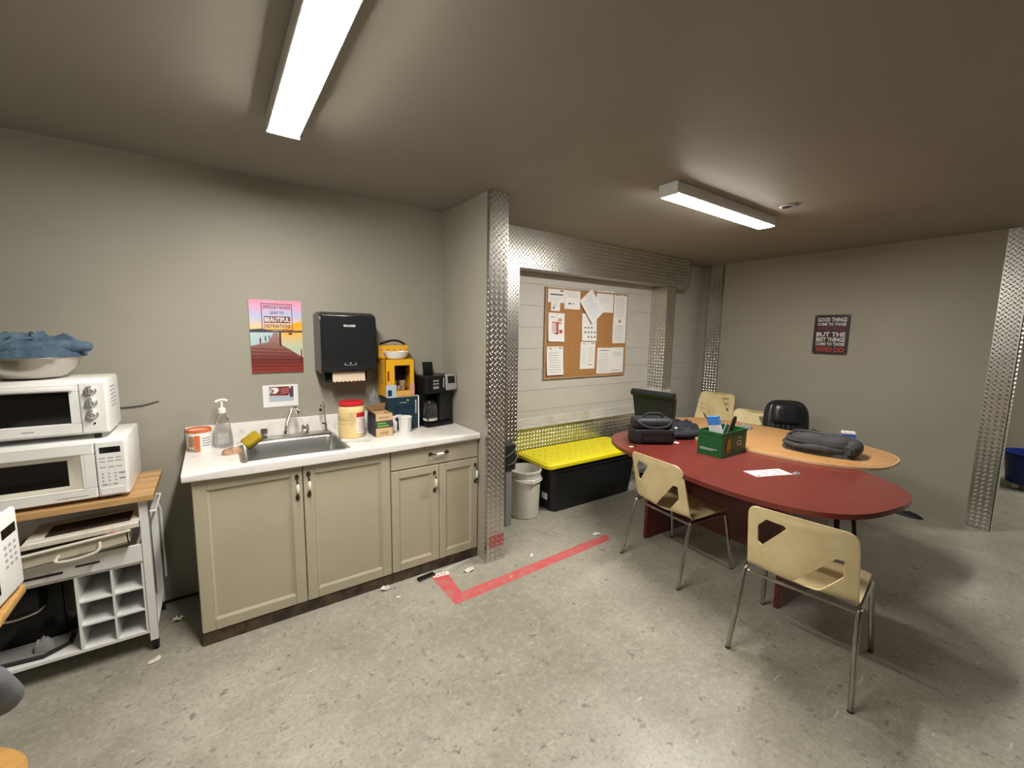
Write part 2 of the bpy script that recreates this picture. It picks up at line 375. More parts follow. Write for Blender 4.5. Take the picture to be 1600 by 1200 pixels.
struct('gap_line_back', box(-1.74, -.13, 3.018, 3.03, 0, .012), M['rubber'], 'thin dark gap line at the foot of the back wall')  # dark strip standing in for the shaded gap under the wall, no baseboard

# painted concrete block wall in the recess
wa = struct('wall_alcove', box(1.61, 5.40, 3.226, 3.4, 0, CEIL), M['mortar'], 'off white painted concrete block wall in the recess')
BL, BH = .406, .203
_shared = {}
zz = .031
row = 0
while zz < CEIL-.01:
    z1 = min(zz+BH, CEIL); x = 1.61-(BL/2 if row % 2 else 0)
    while x < 5.40:
        a, b = max(x, 1.61), min(x+BL, 5.40)
        if b-a > .03:
            key = (round(b-a, 3), round(z1-zz, 3))
            if key not in _shared:
                L_, H_ = b-a, z1-zz
                _shared[key] = mesh('block', box(-L_/2+.0001, L_/2-.0001, -.007, .012, .0013, H_-.0013), M['block'])
            o = bpy.data.objects.new('block', _shared[key]); col.objects.link(o); o.parent = wa; o.location = ((a+b)/2, 3.227, zz)
        x += BL
    zz += BH; row += 1

# diamond plate: sheet plus raised lugs as real relief
def lugs(w_, h_, d=.0262, L_=.0300, W_=.0092, H_=.0030):
    V, F = [], []; r2 = math.sqrt(.5); mg = L_*.36
    hexa = [(-L_/2, 0), (-L_*.22, -W_/2), (L_*.22, -W_/2), (L_/2, 0), (L_*.22, W_/2), (-L_*.22, W_/2)]
    n = int((w_+h_)/d)+2
    for i in range(n):
        for j in range(-n, n):
            cx, cy = (i-j)*d*r2, (i+j)*d*r2
            cx += .013; cy += .013
            if not (mg < cx < w_-mg and mg < cy < h_-mg): continue
            a = PI/4 if (i+j) % 2 else -PI/4; ca, sa = math.cos(a), math.sin(a); o = len(V)
            for x, y in hexa: V.append(Vector((cx+x*ca-y*sa, cy+x*sa+y*ca, 0)))
            for x in (-L_*.26, L_*.26): V.append(Vector((cx+x*ca, cy+x*sa, H_)))
            F += [[o, o+1, o+6], [o+1, o+2, o+7, o+6], [o+2, o+3, o+7], [o+3, o+4, o+7], [o+4, o+5, o+6, o+7], [o+5, o, o+6]]
    return V, F
_tn = [0]
def plate(label, g, faces):
    """g: the bent sheet; faces: (origin, ux, uy, w, h) for each face that carries lugs"""
    _tn[0] += 1
    t = struct('trim_%d' % _tn[0], g, M['plate'], label)
    lg = join(*[frame(lugs(w_, h_), Vector(o)+(Vector(ux).cross(Vector(uy)))*.0001, ux, uy) for o, ux, uy, w_, h_ in faces])
    part(t, 'plate_lugs', lg, M['plate_lug'], kind='stuff', smooth=60)
    return t
X, Y, Z = (1, 0, 0), (0, 1, 0), (0, 0, 1); NX, NY = (-1, 0, 0), (0, -1, 0)
t = plate('diamond plate corner guard on the end of the short wall beside the counter', join(box(1.472, 1.614, 2.350, 2.354, 0, CEIL), box(1.4715, 1.475, 2.354, 2.384, .0, CEIL)),
      [((1.474, 2.350, 0), X, Z, .138, CEIL), ((1.4715, 2.383, 0), NY, Z, .03, CEIL)])
part(t, 'red_tape_smear', box(1.490, 1.612, 2.3493, 2.3499, .108, .192), M['tape_faint'], 'strip of worn red tape near the floor')
plate('long diamond plate header beam over the recess', box(1.614, 4.71, 3.005, 3.219, 2.16, CEIL), [((1.614, 3.005, 2.16), X, Z, 3.096, CEIL-2.16)])
plate('left diamond plate jamb of the recess', box(1.614, 2.185, 3.004, 3.219, .63, 2.159), [((1.614, 3.004, .63), X, Z, .57, 1.528)])
plate('right diamond plate jamb of the recess behind the office chair', box(4.28, 4.445, 3.005, 3.219, .97, 2.159), [((4.28, 3.219, .97), NY, Z, .214, 1.189), ((4.28, 3.005, .97), X, Z, .165, 1.189)])
struct('trim_%d' % (_tn[0]+1), box(4.28, 4.445, 3.01, 3.219, 0, .969), M['ledge'], 'white painted foot of the right jamb'); _tn[0] += 1
plate('low diamond plate panel at the foot of the block wall', box(1.62, 4.278, 3.208, 3.219, 0, .668), [((1.62, 3.208, 0), X, Z, 2.65, .668)])
struct('trim_%d' % (_tn[0]+1), join(box(1.62, 4.278, 3.196, 3.219, .669, .70, .006), xf(box(1.62, 4.278, 3.204, 3.219, .70, .775, .004), Matrix())), M['ledge'], 'thick white painted ledge above the low plate'); _tn[0] += 1
plate('diamond plate corner guard at the far end of the right wall', join(box(5.257, 5.262, 2.885, 3.076, 0, CEIL), box(5.262, 5.3, 3.072, 3.076, 0, CEIL)), [((5.257, 3.075, 0), NY, Z, .19, CEIL)])
plate('diamond plate corner guard at the opening on the right', join(box(5.257, 5.262, .435, .584, 0, CEIL), box(5.257, 5.405, .435, .44, 0, CEIL)), [((5.257, .584, 0), NY, Z, .149, CEIL), ((5.257, .435, 0), X, Z, .148, CEIL)])

# ------------------------------------------------------------------ ceiling lights
def ceiling_light(label, loc, rot, L_=1.22, W_=.125):
    t = thing('ceiling_light', label, 'light', loc, rot, 'wraparound ceiling lights'); a, b = L_/2, W_/2
    part(t, 'housing', join(box(-a, a, -b, b, -.066, 0, .003)), M['whitemetal'])
    prof = [(-b*.92, -.064), (-b*.90, -.070), (-b*.78, -.0745), (0, -.0765), (b*.78, -.0745), (b*.90, -.070), (b*.92, -.064)]
    V = [Vector((s*(a-.012), y, z)) for s in (-1, 1) for y, z in prof]; n = len(prof)
    F = [[i, i+1, n+i+1, n+i] for i in range(n-1)]+[list(range(n)), list(range(2*n-1, n-1, -1))]
    part(t, 'diffuser', (V, F), M['diff'], 'glowing white lens')
    for s in (-1, 1): part(t, 'end_cap', box(s*a-.004, s*a+.004, -b-.002, b+.002, -.074, 0, .002), M['whitemetal'])
    return t
ceiling_light('bright fluorescent ceiling light above the sink counter', (.297, 1.53, CEIL), PI/2)
ceiling_light('shorter looking ceiling light above the red table', (2.86, 1.615, CEIL), 0)
ceiling_light('ceiling light of the room beyond the opening', (7.0, -1.0, CEIL), 0)
dt = thing('ceiling_ring', 'small round metal ring fitting on the ceiling beside the light', 'fitting', (3.255, 1.382, CEIL))
part(dt, 'ring', lathe([(.036, 0), (.052, 0), (.052, -.008), (.046, -.012), (.036, -.012), (.036, 0)], 28), M['silver'])
part(dt, 'center_plate', lathe([(0, -.003), (.037, -.003)], 28), M['blackm'])

# ================================================================== KITCHEN COUNTER
YF = 2.475
def pull(parent, c, horizontal=False):
    x, y, z = c; h = part(parent, 'handle', (lambda g: g)(tube(spline([(0, 0, .055), (0, -.02, .04), (0, -.026, 0), (0, -.02, -.04), (0, 0, -.055)], 5), .0045, 8)), M['bronze'], 'bronze pull with white porcelain grip')
    for s in (-1, 1): sub_ = None
    grip = lathe([(.003, -.027), (.0075, -.02), (.0085, 0), (.0075, .02), (.003, .027)], 12, (0, -.0255, 0))
    pl = join(*[rx(lathe([(0, -.002), (.010, -.002), (.010, .003), (.004, .006), (0, .006)], 14), PI/2, (0, 0, 0)) for s in (1,)])
    h.location = c
    if horizontal: h.rotation_euler = (0, PI/2, 0)
    sub(h, 'grip', grip, M['porcelain'])
    for s in (-1, 1):
        e = xf(lathe([(0, 0), (.011, 0), (.010, .004), (.004, .007), (0, .007)], 14), Matrix.Translation((0, 0, s*.058)) @ Matrix.Scale(1.5, 4, Z) @ Matrix.Rotation(PI/2, 4, 'X'))
        sub(h, 'rosette', e, M['bronze'])
def cab_door(parent, x0, x1, z0, z1, o, fw=.055, flat=False):
    """a framed door in local coordinates of the cabinet (front plane y = 0)"""
    g = [box(x0, x1, -.012, 0, z0, z1, .0015)] if not flat else [box(x0, x1, -.019, 0, z0, z1, .003)]
    if not flat:
        for a, b, c, d in ((x0, x0+fw, z0, z1), (x1-fw, x1, z0, z1), (x0+fw, x1-fw, z0, z0+fw), (x0+fw, x1-fw, z1-fw, z1)):
            g.append(box(a, b, -.021, -.0121, c, d, .0025))
    d_ = part(parent, 'drawer_front' if flat else 'door', join(*g), M['cab'])
    if not flat:
        k = .012; i0, i1, j0, j1 = x0+fw, x1-fw, z0+fw, z1-fw
        V = [Vector(p) for p in ((i0, -.0205, j0), (i1, -.0205, j0), (i1, -.0205, j1), (i0, -.0205, j1), (i0+k, -.0125, j0+k), (i1-k, -.0125, j0+k), (i1-k, -.0125, j1-k), (i0+k, -.0125, j1-k))]
        sub(d_, 'moulding', (V, [[0, 1, 5, 4], [1, 2, 6, 5], [2, 3, 7, 6], [3, 0, 4, 7]]), M['cab'])
    return d_
c1 = thing('sink_cabinet', 'taupe sink base cabinet with two wide framed doors', 'cabinet', (-.125, YF+.021, 0))
def carcass(t, W_, open_top=False):
    g = [box(0, .016, 0, .52, .068, .866), box(W_-.016, W_, 0, .52, .068, .866), box(.016, W_-.016, .51, .52, .068, .866), box(.016, W_-.016, 0, .51, .068, .084), box(.016, W_-.016, 0.001, .018, .845, .866)]
    part(t, 'body', join(*g), M['cab'])
    part(t, 'toe_kick', box(0, W_, -.016, .5, 0, .0675), M['toe'], 'stained dark toe kick')
carcass(c1, .974)
d = cab_door(c1, .003, .484, .071, .862, 0); pull(d, (.457, -.021, .743))
d = cab_door(c1, .489, .971, .071, .862, 0); pull(d, (.515, -.021, .75))
c2 = thing('drawer_cabinet', 'narrow taupe cabinet with one drawer above two doors', 'cabinet', (.8505, YF+.021, 0))
carcass(c2, .62)
d = cab_door(c2, .003, .617, .738, .862, 0, flat=True); pull(d, (.322, -.019, .808), True)
d = cab_door(c2, .003, .321, .071, .731, 0, .05); pull(d, (.290, -.021, .62))
d = cab_door(c2, .325, .617, .071, .731, 0, .05); pull(d, (.598, -.021, .622))

# countertop with a sink cut-out
ct = thing('countertop', 'white laminate countertop with a rounded front edge', 'countertop', (.66, 2.74, .868))
x0, x1, y0, y1 = -.157, 1.471, 2.445, 3.004; hx0, hx1, hy0, hy1 = .092, .622, 2.517, 2.907; zt, zb = .91, .868
xs, ys = [x0, hx0, hx1, x1], [y0, hy0, hy1, y1]
bm = bmesh.new(); top = [[bm.verts.new((x, y, zt)) for x in xs] for y in ys]; bot = [[bm.verts.new((x, y, zb)) for x in xs] for y in ys]
for j in range(3):
    for i in range(3):
        if i == 1 and j == 1: continue
        bm.faces.new((top[j][i], top[j][i+1], top[j+1][i+1], top[j+1][i])); bm.faces.new((bot[j][i], bot[j+1][i], bot[j+1][i+1], bot[j][i+1]))
for i in range(3):
    bm.faces.new((bot[0][i], bot[0][i+1], top[0][i+1], top[0][i])); bm.faces.new((bot[3][i+1], bot[3][i], top[3][i], top[3][i+1]))
    bm.faces.new((bot[i+1][0], bot[i][0], top[i][0], top[i+1][0])); bm.faces.new((bot[i][3], bot[i+1][3], top[i+1][3], top[i][3]))
for a, b in (((1, 1), (1, 2)), ((1, 2), (2, 2)), ((2, 2), (2, 1)), ((2, 1), (1, 1))):
    bm.faces.new((bot[b[0]][b[1]], bot[a[0]][a[1]], top[a[0]][a[1]], top[b[0]][b[1]]))
es = [e for e in bm.edges if all(abs(v.co.y-y0) < 1e-6 for v in e.verts) and abs(e.verts[0].co.z-e.verts[1].co.z) < 1e-6]
bmesh.ops.bevel(bm, geom=es, offset=.013, segments=4, affect='EDGES', profile=.5)
part(ct, 'worktop', _bm(bm), M['counter'], world=True)
part(ct, 'backsplash', box(-.157, 1.471, 3.006, 3.028, .870, 1.028, .004, 2), M['counter'], world=True)

# sink
sk = thing('kitchen_sink', 'stainless steel drop-in sink set into the countertop', 'sink', (.356, 2.74, .74))
def rrect(x0, x1, y0, y1, r, k=5):
    out = []
    for cx, cy, a0 in ((x1-r, y0+r, -PI/2), (x1-r, y1-r, 0), (x0+r, y1-r, PI/2), (x0+r, y0+r, PI)):
        for i in range(k+1): a = a0+PI/2*i/k; out.append((cx+r*math.cos(a), cy+r*math.sin(a)))
    return out
loops = [(rrect(.082, .632, 2.508, 2.998, .035), .9108), (rrect(.084, .630, 2.510, 2.996, .035), .9145), (rrect(.094, .620, 2.519, 2.905, .045), .9145), (rrect(.098, .616, 2.523, 2.901, .045), .906), (rrect(.108, .606, 2.533, 2.891, .045), .775), (rrect(.135, .579, 2.560, 2.864, .04), .752), (rrect(.33, .38, 2.69, 2.73, .018), .747)]
V, F = [], []
for lp, z in loops: V += [Vector((x, y, z)) for x, y in lp]
n = len(loops[0][0])
for i in range(len(loops)-1):
    for k in range(n): F.append([i*n+k, i*n+(k+1) % n, (i+1)*n+(k+1) % n, (i+1)*n+k])
F.append([(len(loops)-1)*n+k for k in range(n)])
part(sk, 'basin', (V, F), M['steel'], world=True, smooth=40)
part(sk, 'faucet_deck', box(.15, .612, 2.912, 2.992, .9146, .93, .004, 2), M['steel'], world=True)
part(sk, 'drain', lathe([(.0, .752), (.04, .752), (.042, .754), (.03, .7545)], 20, (.356, 2.71, 0)), M['chrome'], world=True)
fa = thing('faucet', 'chrome two handle faucet with an upright spout', 'faucet', (.345, 2.955, .9305))
part(fa, 'base', join(lathe([(.03, 0), (.03, .008), (.018, .014), (.014, .03), (0, .03)], 20)), M['chrome'])
part(fa, 'spout', tube(spline([(0, 0, .02), (.004, -.004, .07), (.02, -.02, .13), (.034, -.034, .172), (.048, -.05, .185), (.062, -.066, .172), (.066, -.07, .145)], 6), [.010]*31+[.011]*6, 12), M['chrome'])
for dx in (-.118, .115):
    k = part(fa, 'handle', xf(lathe([(.022, 0), (.022, .006), (.016, .012), (.019, .022), (.025, .032), (.025, .052), (.019, .060), (0, .061)], 8), Matrix.Translation((dx, 0, 0))), M['chrome'], smooth=10)
ft = thing('filter_tap', 'slim chrome filter tap with a hooked neck at the sink corner', 'faucet', (.583, 2.965, .9305))
part(ft, 'base', lathe([(.018, 0), (.018, .006), (.010, .012), (.010, .04), (.006, .055), (0, .055)], 16), M['chrome'])
part(ft, 'neck', tube(spline([(0, 0, .05), (-.003, -.002, .10), (-.006, -.006, .165), (-.014, -.016, .190), (-.028, -.030, .186), (-.034, -.036, .155)], 6), .0052, 10), M['chrome'])
part(ft, 'tip', cyl((-.034, -.036, .158), (-.035, -.037, .142), .008), M['black'])
part(ft, 'lever', join(tube([(0, 0, .048), (-.02, -.01, .054)], .005, 8)), M['black'])

# ---- things on the counter
CT = .9103
tb = thing('plastic_tub', 'small white tub with an orange rim and printed label', 'tub', (-.092, 2.925, CT))
part(tb, 'body', lathe([(.0, .003), (.052, .003), (.050, .0), (.052, .0), (.056, .02), (.057, .095), (.058, .112), (.054, .112), (.053, .02), (0, .018)], 32), M['white'])
part(tb, 'rim', lathe([(.0585, .106), (.060, .107), (.060, .121), (.055, .123), (.053, .085), (.0, .080)], 32), M['orange'])
def arc_patch(r, a0, a1, z0, z1, n=10): return sheet(n, 1, lambda u, v: (r*math.cos(a0+(a1-a0)*u), r*math.sin(a0+(a1-a0)*u), z0+(z1-z0)*v))
part(tb, 'orange_stripe', arc_patch(.0585, PI*1.38, PI*1.52, .012, .092), M['orange'])
part(tb, 'brown_print', join(arc_patch(.0585, PI*1.20, PI*1.37, .03, .088), arc_patch(.0582, PI*1.05, PI*1.52, .004, .018, 16)), M['skin'])
part(tb, 'grey_print', join(*[arc_patch(.0585, PI*1.58, PI*(1.80+.06*(k % 2)), .03+.014*k, .035+.014*k) for k in range(4)]), M['ink'])
sb = thing('soap_bottle', 'clear soap bottle with a white pump', 'bottle', (.022, 2.935, CT))
part(sb, 'bottle', join(lathe([(.0, 0), (.042, 0), (.046, .006), (.045, .06), (.036, .13), (.028, .165), (.018, .185), (.016, .20)], 28)), M['clear'])
part(sb, 'label', arc_patch(.0472, PI*1.30, PI*1.66, .03, .09), M['film_label'])
part(sb, 'collar', lathe([(0.017, .20), (.02, .20), (.02, .222), (.010, .232), (.0, .232)], 20), M['porcelain'])
part(sb, 'pump', join(cyl((0, 0, .23), (0, 0, .266), .006), tube(spline([(.028, -.002, .268), (.01, 0, .276), (-.012, 0, .274), (-.03, -.004, .266)], 5), .0065, 8)), M['porcelain'])
sg = thing('sponge', 'yellow sponge with a dark scouring side on the sink edge', 'sponge', (.155, 2.77, .9165), .25)
g0 = Matrix.Rotation(-.55, 4, 'Y') @ Matrix.Rotation(.5, 4, 'X')
part(sg, 'foam', mv(xf(box(-.045, .045, -.034, .034, 0, .03, .007, 2), g0), 0, 0, .045), M['sponge'])
part(sg, 'scouring_pad', mv(xf(box(-.045, .045, -.034, .034, -.009, -.0005, .003), g0), 0, 0, .045), M['spongegreen'])
db = thing('scrub_brush', 'tan scrubbing brush with a pale handle lying by the sink', 'brush', (.075, 2.745, CT), .1)
part(db, 'head', mv(blob(.05, .03, .04, 4, 8, 20, fold=.8, fs=40), -.02, 0, 0), M['skin'])
part(db, 'handle', tube(spline([(-.01, 0, .03), (.02, .01, .045), (.05, -.012, .035)], 4), .006, 8), M['offwhite'])
jr = thing('creamer_jar', 'large cream plastic jar with a red lid', 'jar', (.712, 2.812, CT))
part(jr, 'body', lathe([(0, 0), (.076, 0), (.081, .006), (.081, .085), (.079, .09), (.081, .095), (.079, .10), (.081, .105), (.079, .11), (.081, .115), (.081, .188), (.072, .203), (.07, .206), (0, .206)], 36), M['jar'])
part(jr, 'lid', lathe([(.07, .2065), (.076, .209), (.076, .228), (.07, .232), (0, .230)], 36), M['redlid'])
part(jr, 'grip_dent_patch', join(frame(poly2([(-.018, .05), (.018, .05), (.004, -.045), (-.002, -.045)], 0), (-.018, -.0805, .12), (1, -.22, 0), Z)), M['cardpale'])  # flat tan patch, the shade of the dent is put into its colour
part(jr, 'label', arc_patch(.0818, PI*1.54, PI*1.84, .03, .165), M['paper'])
part(jr, 'label_band', join(arc_patch(.0822, PI*1.54, PI*1.84, .135, .165)), M['redlid'])
part(jr, 'label_print', join(*[arc_patch(.0822, PI*1.57, PI*(1.76+.02*(k % 3)), .042+.013*k, .046+.013*k) for k in range(7)]), M['inkpink'])
sp = thing('white_spoon', 'white spoon lying in front of the cream jar', 'spoon', (.66, 2.655, CT), -.35)
part(sp, 'bowl', xf(lathe([(0, .002), (.012, .004), (.016, .012), (.014, .012), (0, .008)], 16), Matrix.Translation((-.03, 0, 0)) @ Matrix.Scale(1.5, 4, X)), M['porcelain'])
part(sp, 'handle', tube(spline([(-.012, 0, .009), (.04, 0, .008), (.12, .0, .005)], 4), .0035, 8), M['steel'])
bb = thing('snack_box', 'small opened brown carton with a black band and green print', 'box', (.885, 2.765, CT), .03)
bw, bd, bh = .056, .075, .150
part(bb, 'carton', join(box(-bw, bw, -bd, -bd+.002, 0, bh), box(-bw, bw, bd-.002, bd, 0, bh), box(-bw, -bw+.002, -bd, bd, 0, bh), box(bw-.002, bw, -bd, bd, 0, bh), box(-bw, bw, -bd, bd, 0, .003)), M['cardpale'])
part(bb, 'flap', join(rx(box(-bw, bw, 0, .05, 0, .002), 1.1, (0, 0, 0)), ) if False else join(xf(box(-bw+.002, bw-.002, 0, .055, 0, .002), Matrix.Translation((0, bd-.004, bh)) @ Matrix.Rotation(2.0, 4, 'X')), xf(box(-.05, 0, -bd+.004, bd-.004, 0, .002), Matrix.Translation((-bw+.003, 0, bh)) @ Matrix.Rotation(.9, 4, 'Y'))), M['card'])
part(bb, 'black_band', join(box(-bw-.0008, bw+.0008, -bd-.0008, -bd, .058, .105), box(-bw-.0008, -bw, -bd, bd, .0, bh)), M['inkdark'])
part(bb, 'print', join(box(-bw+.01, .012, -bd-.0013, -bd-.0009, .084, .094), box(-bw+.01, .03, -bd-.0013, -bd-.0009, .066, .076)), M['greenprint'], kind='stuff')
part(bb, 'lower_print', join(*[box(-.028+.014*k, -.018+.014*k, -bd-.0012, -bd-.0002, .016, .034+.003*(k % 2)) for k in range(4)]), M['skin'], kind='stuff')
part(bb, 'upper_print', box(-.04, .03, -bd-.0012, -bd-.0002, .122, .132), M['skin'])
cb = solo('plastic_bag', mv(blob(.045, .045, .31, 9, 24, 48, p=4, fold=.75, fs=22), .890, 2.912, CT), M['bagclear'], 'crumpled clear plastic bag standing behind the opened carton', 'bag')
bl = thing('coffee_carton', 'dark blue pod carton with a white edge, lower box of the stack', 'box', (1.068, 2.90, CT))
w2, d2, h2 = .112, .085, .232
part(bl, 'carton', join(box(-w2, w2, -d2+.004, d2, 0, h2, .002), box(-w2, -.07, -d2, -d2+.004, 0, h2), box(.07, w2, -d2, -d2+.004, 0, h2), box(-.07, .07, -d2, -d2+.004, .165, h2), box(-.07, .07, -d2, -d2+.004, 0, .02)), M['darkteal'])
part(bl, 'white_edge', join(box(w2-.008, w2+.001, -d2-.001, -d2+.003, 0, h2), box(-w2, w2, -d2-.001, d2, h2, h2+.0015)), M['paper'])
part(bl, 'white_print', join(box(-w2, -.062, -d2-.001, -d2, 0, .105), box(-.03, .02, -d2-.001, -d2, .19, .193), box(-.062, -.02, -d2-.001, -d2-.0002, .09, .11)), M['paper'])
part(bl, 'dark_print', box(-w2+.012, -.072, -d2-.002, -d2-.001, .02, .065), M['darkteal'])
part(bl, 'leaf_print', frame(poly2([(0, 0), (.02, 0), (.014, .018), (.01, .01), (.004, .02)]), (.02, -d2-.001, .20), X, Z), M['greenprint'])
part(bl, 'vertical_lettering', join(*[box(.084, .092, -d2-.0012, -d2-.0004, .11+.014*k, .120+.014*k) for k in range(7)]), M['paper'], kind='stuff')
part(bl, 'pods', join(*[lathe([(0, 0), (.022, 0), (.026, .035), (0, .036)], 14, (-.04+.04*i, -d2+.04, .004+.037*j)) for i in range(3) for j in range(2)]), M['blackm'], kind='stuff')
yb = thing('yellow_carton', 'tall yellow carton with a dark window, upper box of the stack', 'box', (1.048, 2.905, CT+h2+.0018))
w3, d3, h3 = .102, .085, .262
part(yb, 'carton', join(box(-w3, -w3+.003, -d3, d3, 0, h3), box(w3-.003, w3, -d3, d3, 0, h3), box(-w3, w3, d3-.003, d3, 0, h3), box(-w3, w3, -d3, d3, h3-.003, h3), box(-w3, w3, -d3, d3, 0, .003), box(-w3, -.040, -d3, -d3+.003, 0, h3), box(.070, w3, -d3, -d3+.003, 0, h3), box(-.040, .070, -d3, -d3+.003, .218, h3), box(-.040, .070, -d3, -d3+.003, 0, .042)), M['box_yellow'])
part(yb, 'inner_lining', join(box(-w3+.003, w3-.003, d3-.006, d3-.0035, .003, h3-.004), box(-w3+.0032, -w3+.005, -d3+.004, d3-.004, .003, h3-.004)), M['blackm'])
part(yb, 'pods', join(*[lathe([(0, 0), (.02, 0), (.024, .032), (0, .033)], 14, (-.03+.035*i, -d3+.05+.01*i, .004+.034*j)) for i in range(3) for j in range(3 - i % 2)]), M['skin'], kind='stuff')
part(yb, 'pale_print', box(-w3, -.03, -d3-.001, -d3, 0, .085), M['inkblue']); part(yb, 'pale_print', box(.070, w3, -d3-.001, -d3, .015, .09), M['inkpink'])
part(yb, 'striped_print', join(*[frame(poly2([(0, 0), (.008, 0), (.018, .034), (.010, .034)]), (-.02+.02*k, -d3-.0015, .004), X, Z) for k in range(5)]), M['cardpale'])
part(yb, 'red_tag', box(-.09, -.078, -d3-.001, -d3, .11, .18), M['poster_dred'])
part(yb, 'side_lettering', join(*[box(-w3-.001, -w3-.0002, -.02, .012, .09+.026*k, .107+.026*k) for k in range(6)]), M['skin'], kind='stuff')
part(yb, 'teal_tag', box(-.09, -.062, -d3-.002, -d3-.001, .008, .05), M['darkteal'])
y2 = thing('yellow_tray_carton', 'short yellow carton on top of the box stack', 'box', (1.035, 2.945, CT+h2+h3+.003))
part(y2, 'carton', box(-.108, .108, -.04, .045, 0, .088, .003), M['box_yellow'])
part(y2, 'print', join(*[rect_ for rect_ in [frame(poly2([(-.1+.045*k, .05), (-.075+.045*k, .055), (-.085+.045*k, .072)]), (0, -.0408, 0), X, Z) for k in range(5)]]), M['skin'])
part(y2, 'pale_band', box(-.108, -.02, -.0412, -.0402, .018, .032), M['cardpale'])
wb = thing('white_bowl', 'shallow white bowl on top of the yellow carton', 'bowl', (1.035, 2.862, CT+h2+h3+.003))
wb.scale = (1, .55, 1)
part(wb, 'bowl', lathe([(0, .0), (.055, 0), (.074, .014), (.085, .044), (.090, .048), (.085, .050), (.072, .02), (0, .008)], 32), M['porcelain'])
cord = solo('black_strap', tube(spline([(.95, 2.93, 1.508), (.99, 2.94, 1.519), (1.04, 2.95, 1.530), (1.09, 2.95, 1.525), (1.13, 2.94, 1.503)], 6), .0075, 8), M['black'], 'curved black handle lying on the short yellow carton', 'handle')
cu = thing('white_cup', 'white ribbed plastic cup before the dark blue carton', 'cup', (1.052, 2.755, CT))
part(cu, 'cup', lathe([(0, 0), (.040, 0), (.046, .10), (.049, .104), (.046, .106), (.037, .006), (0, .005)], 28), M['white'])
part(cu, 'rib', join(box(-.004, .004, -.0475, -.0405, .01, .09, .002)), M['white'])
rp = thing('white_packet', 'small folded white sachet beside the white cup', 'packet', (.985, 2.785, CT), .1)
part(rp, 'pouch', box(-.02, .02, -.012, .012, 0, .075, .008, 2), M['paper'])
ss = solo('stir_stick', box(1.16, 1.30, 2.69, 2.70, CT, CT+.0025), M['cardpale'], 'flat wooden stir stick on the counter before the coffee maker', 'stick')

# coffee maker
cm = thing('coffee_maker', 'black two-way coffee maker with a silver panel and glass carafe', 'coffee maker', (1.226, 2.765, CT), math.radians(10))
cm.scale = (1.10, 1.05, 1.0)
part(cm, 'base', box(0, .205, 0, .185, 0, .03, .006, 2), M['black'])
part(cm, 'back_column', box(0.0, .205, .105, .185, .03, .27, .006), M['black'])
part(cm, 'pod_tower', box(.108, .203, .02, .108, .03, .27, .008, 2), M['smoke'])
hd = part(cm, 'head', box(-.012, .220, -.012, .175, .245, .372, .014, 3), M['black'])
pn = part(cm, 'silver_panel', rx(box(.130, .221, -.022, -.008, .262, .380, .012, 3), -.12, (0, -.01, .3)), M['silver'])
sub(pn, 'display', rx(box(.147, .204, -.0235, -.021, .312, .365, .003), -.12, (0, -.01, .3)), M['glassdark'])
for i in range(2):
    for j in range(2): sub(hd, 'button', box(.035+.024*i, .055+.024*i, -.0135, -.011, .332-.022*j, .344-.022*j, .002), M['silver'])
sub(hd, 'button', box(.035, .079, -.0135, -.011, .280, .298, .002), M['silver'])
part(cm, 'flip_lid', rx(box(.045, .125, .12, .13, .370, .465, .006, 2), -.12, (0, .12, .37)), M['black'])
part(cm, 'silver_slot', box(.112, .122, -.016, -.01, .285, .358, .003), M['silver'])
cf = part(cm, 'carafe', lathe([(0, .034), (.040, .034), (.046, .045), (.048, .09), (.043, .15), (.038, .17)], 24, (.05, .048, 0)), M['glass'])
sub(cf, 'coffee_band', lathe([(.0475, .046), (.0485, .047), (.049, .060), (.0478, .061)], 24, (.05, .048, 0)), M['offwhite'])
sub(cf, 'carafe_lid', lathe([(.038, .170), (.04, .173), (.03, .19), (0, .19)], 20, (.05, .048, 0)), M['black'])
sub(cf, 'carafe_handle', tube(spline([(.012, .02, .16), (-.012, -.004, .15), (-.014, -.006, .09), (.008, .014, .06)], 5), .006, 8), M['black'])

# ---- on the back wall
td = thing('towel_dispenser', 'black paper towel dispenser on the wall above the counter', 'dispenser', (.716, 3.0295, 1.30))
def disp_prof(): return [(-.001, .41), (-.17, .41), (-.212, .385), (-.224, .30), (-.222, .09), (-.205, .035), (-.15, .02), (-.001, .02)]
pr_ = disp_prof(); V = [Vector((sx, y, z)) for sx in (-.172, .172) for y, z in pr_]; n = len(pr_)
bm = bmesh.new(); vv = [bm.verts.new(v) for v in V]
for i in range(n): bm.faces.new((vv[i], vv[(i+1) % n], vv[n+(i+1) % n], vv[n+i]))
bm.faces.new([vv[i] for i in reversed(range(n))]); bm.faces.new([vv[n+i] for i in range(n)])
bmesh.ops.recalc_face_normals(bm, faces=bm.faces)
bmesh.ops.bevel(bm, geom=[e for e in bm.edges if not all(abs(v.co.y+.001) < 1e-5 for v in e.verts)], offset=.012, segments=3, affect='EDGES')
cv = part(td, 'cover', _bm(bm), M['smoke'], smooth=50)
part(td, 'chin', xf(box(-.14, .14, -.11, -.001, -.045, .025, .02, 2), Matrix()), M['black'])
sub(cv, 'lettering', frame(text('REGARD', .072, .014, .015), (-.0, -.2238, .325), X, (0, .02, 1)), M['paper'])
sub(cv, 'hand_symbols', join(*[frame(g, (0, -.2235, .075), X, Z) for g in (poly2([(-.008, .01), (.008, .01), (0, .02)]), rect(-.03, .03, -.001, .002), poly2([(-.035, 0), (-.028, .012), (-.03, .018), (-.04, .002)]), poly2([(.035, 0), (.028, .012), (.03, .018), (.04, .002)]))]), M['ink'])
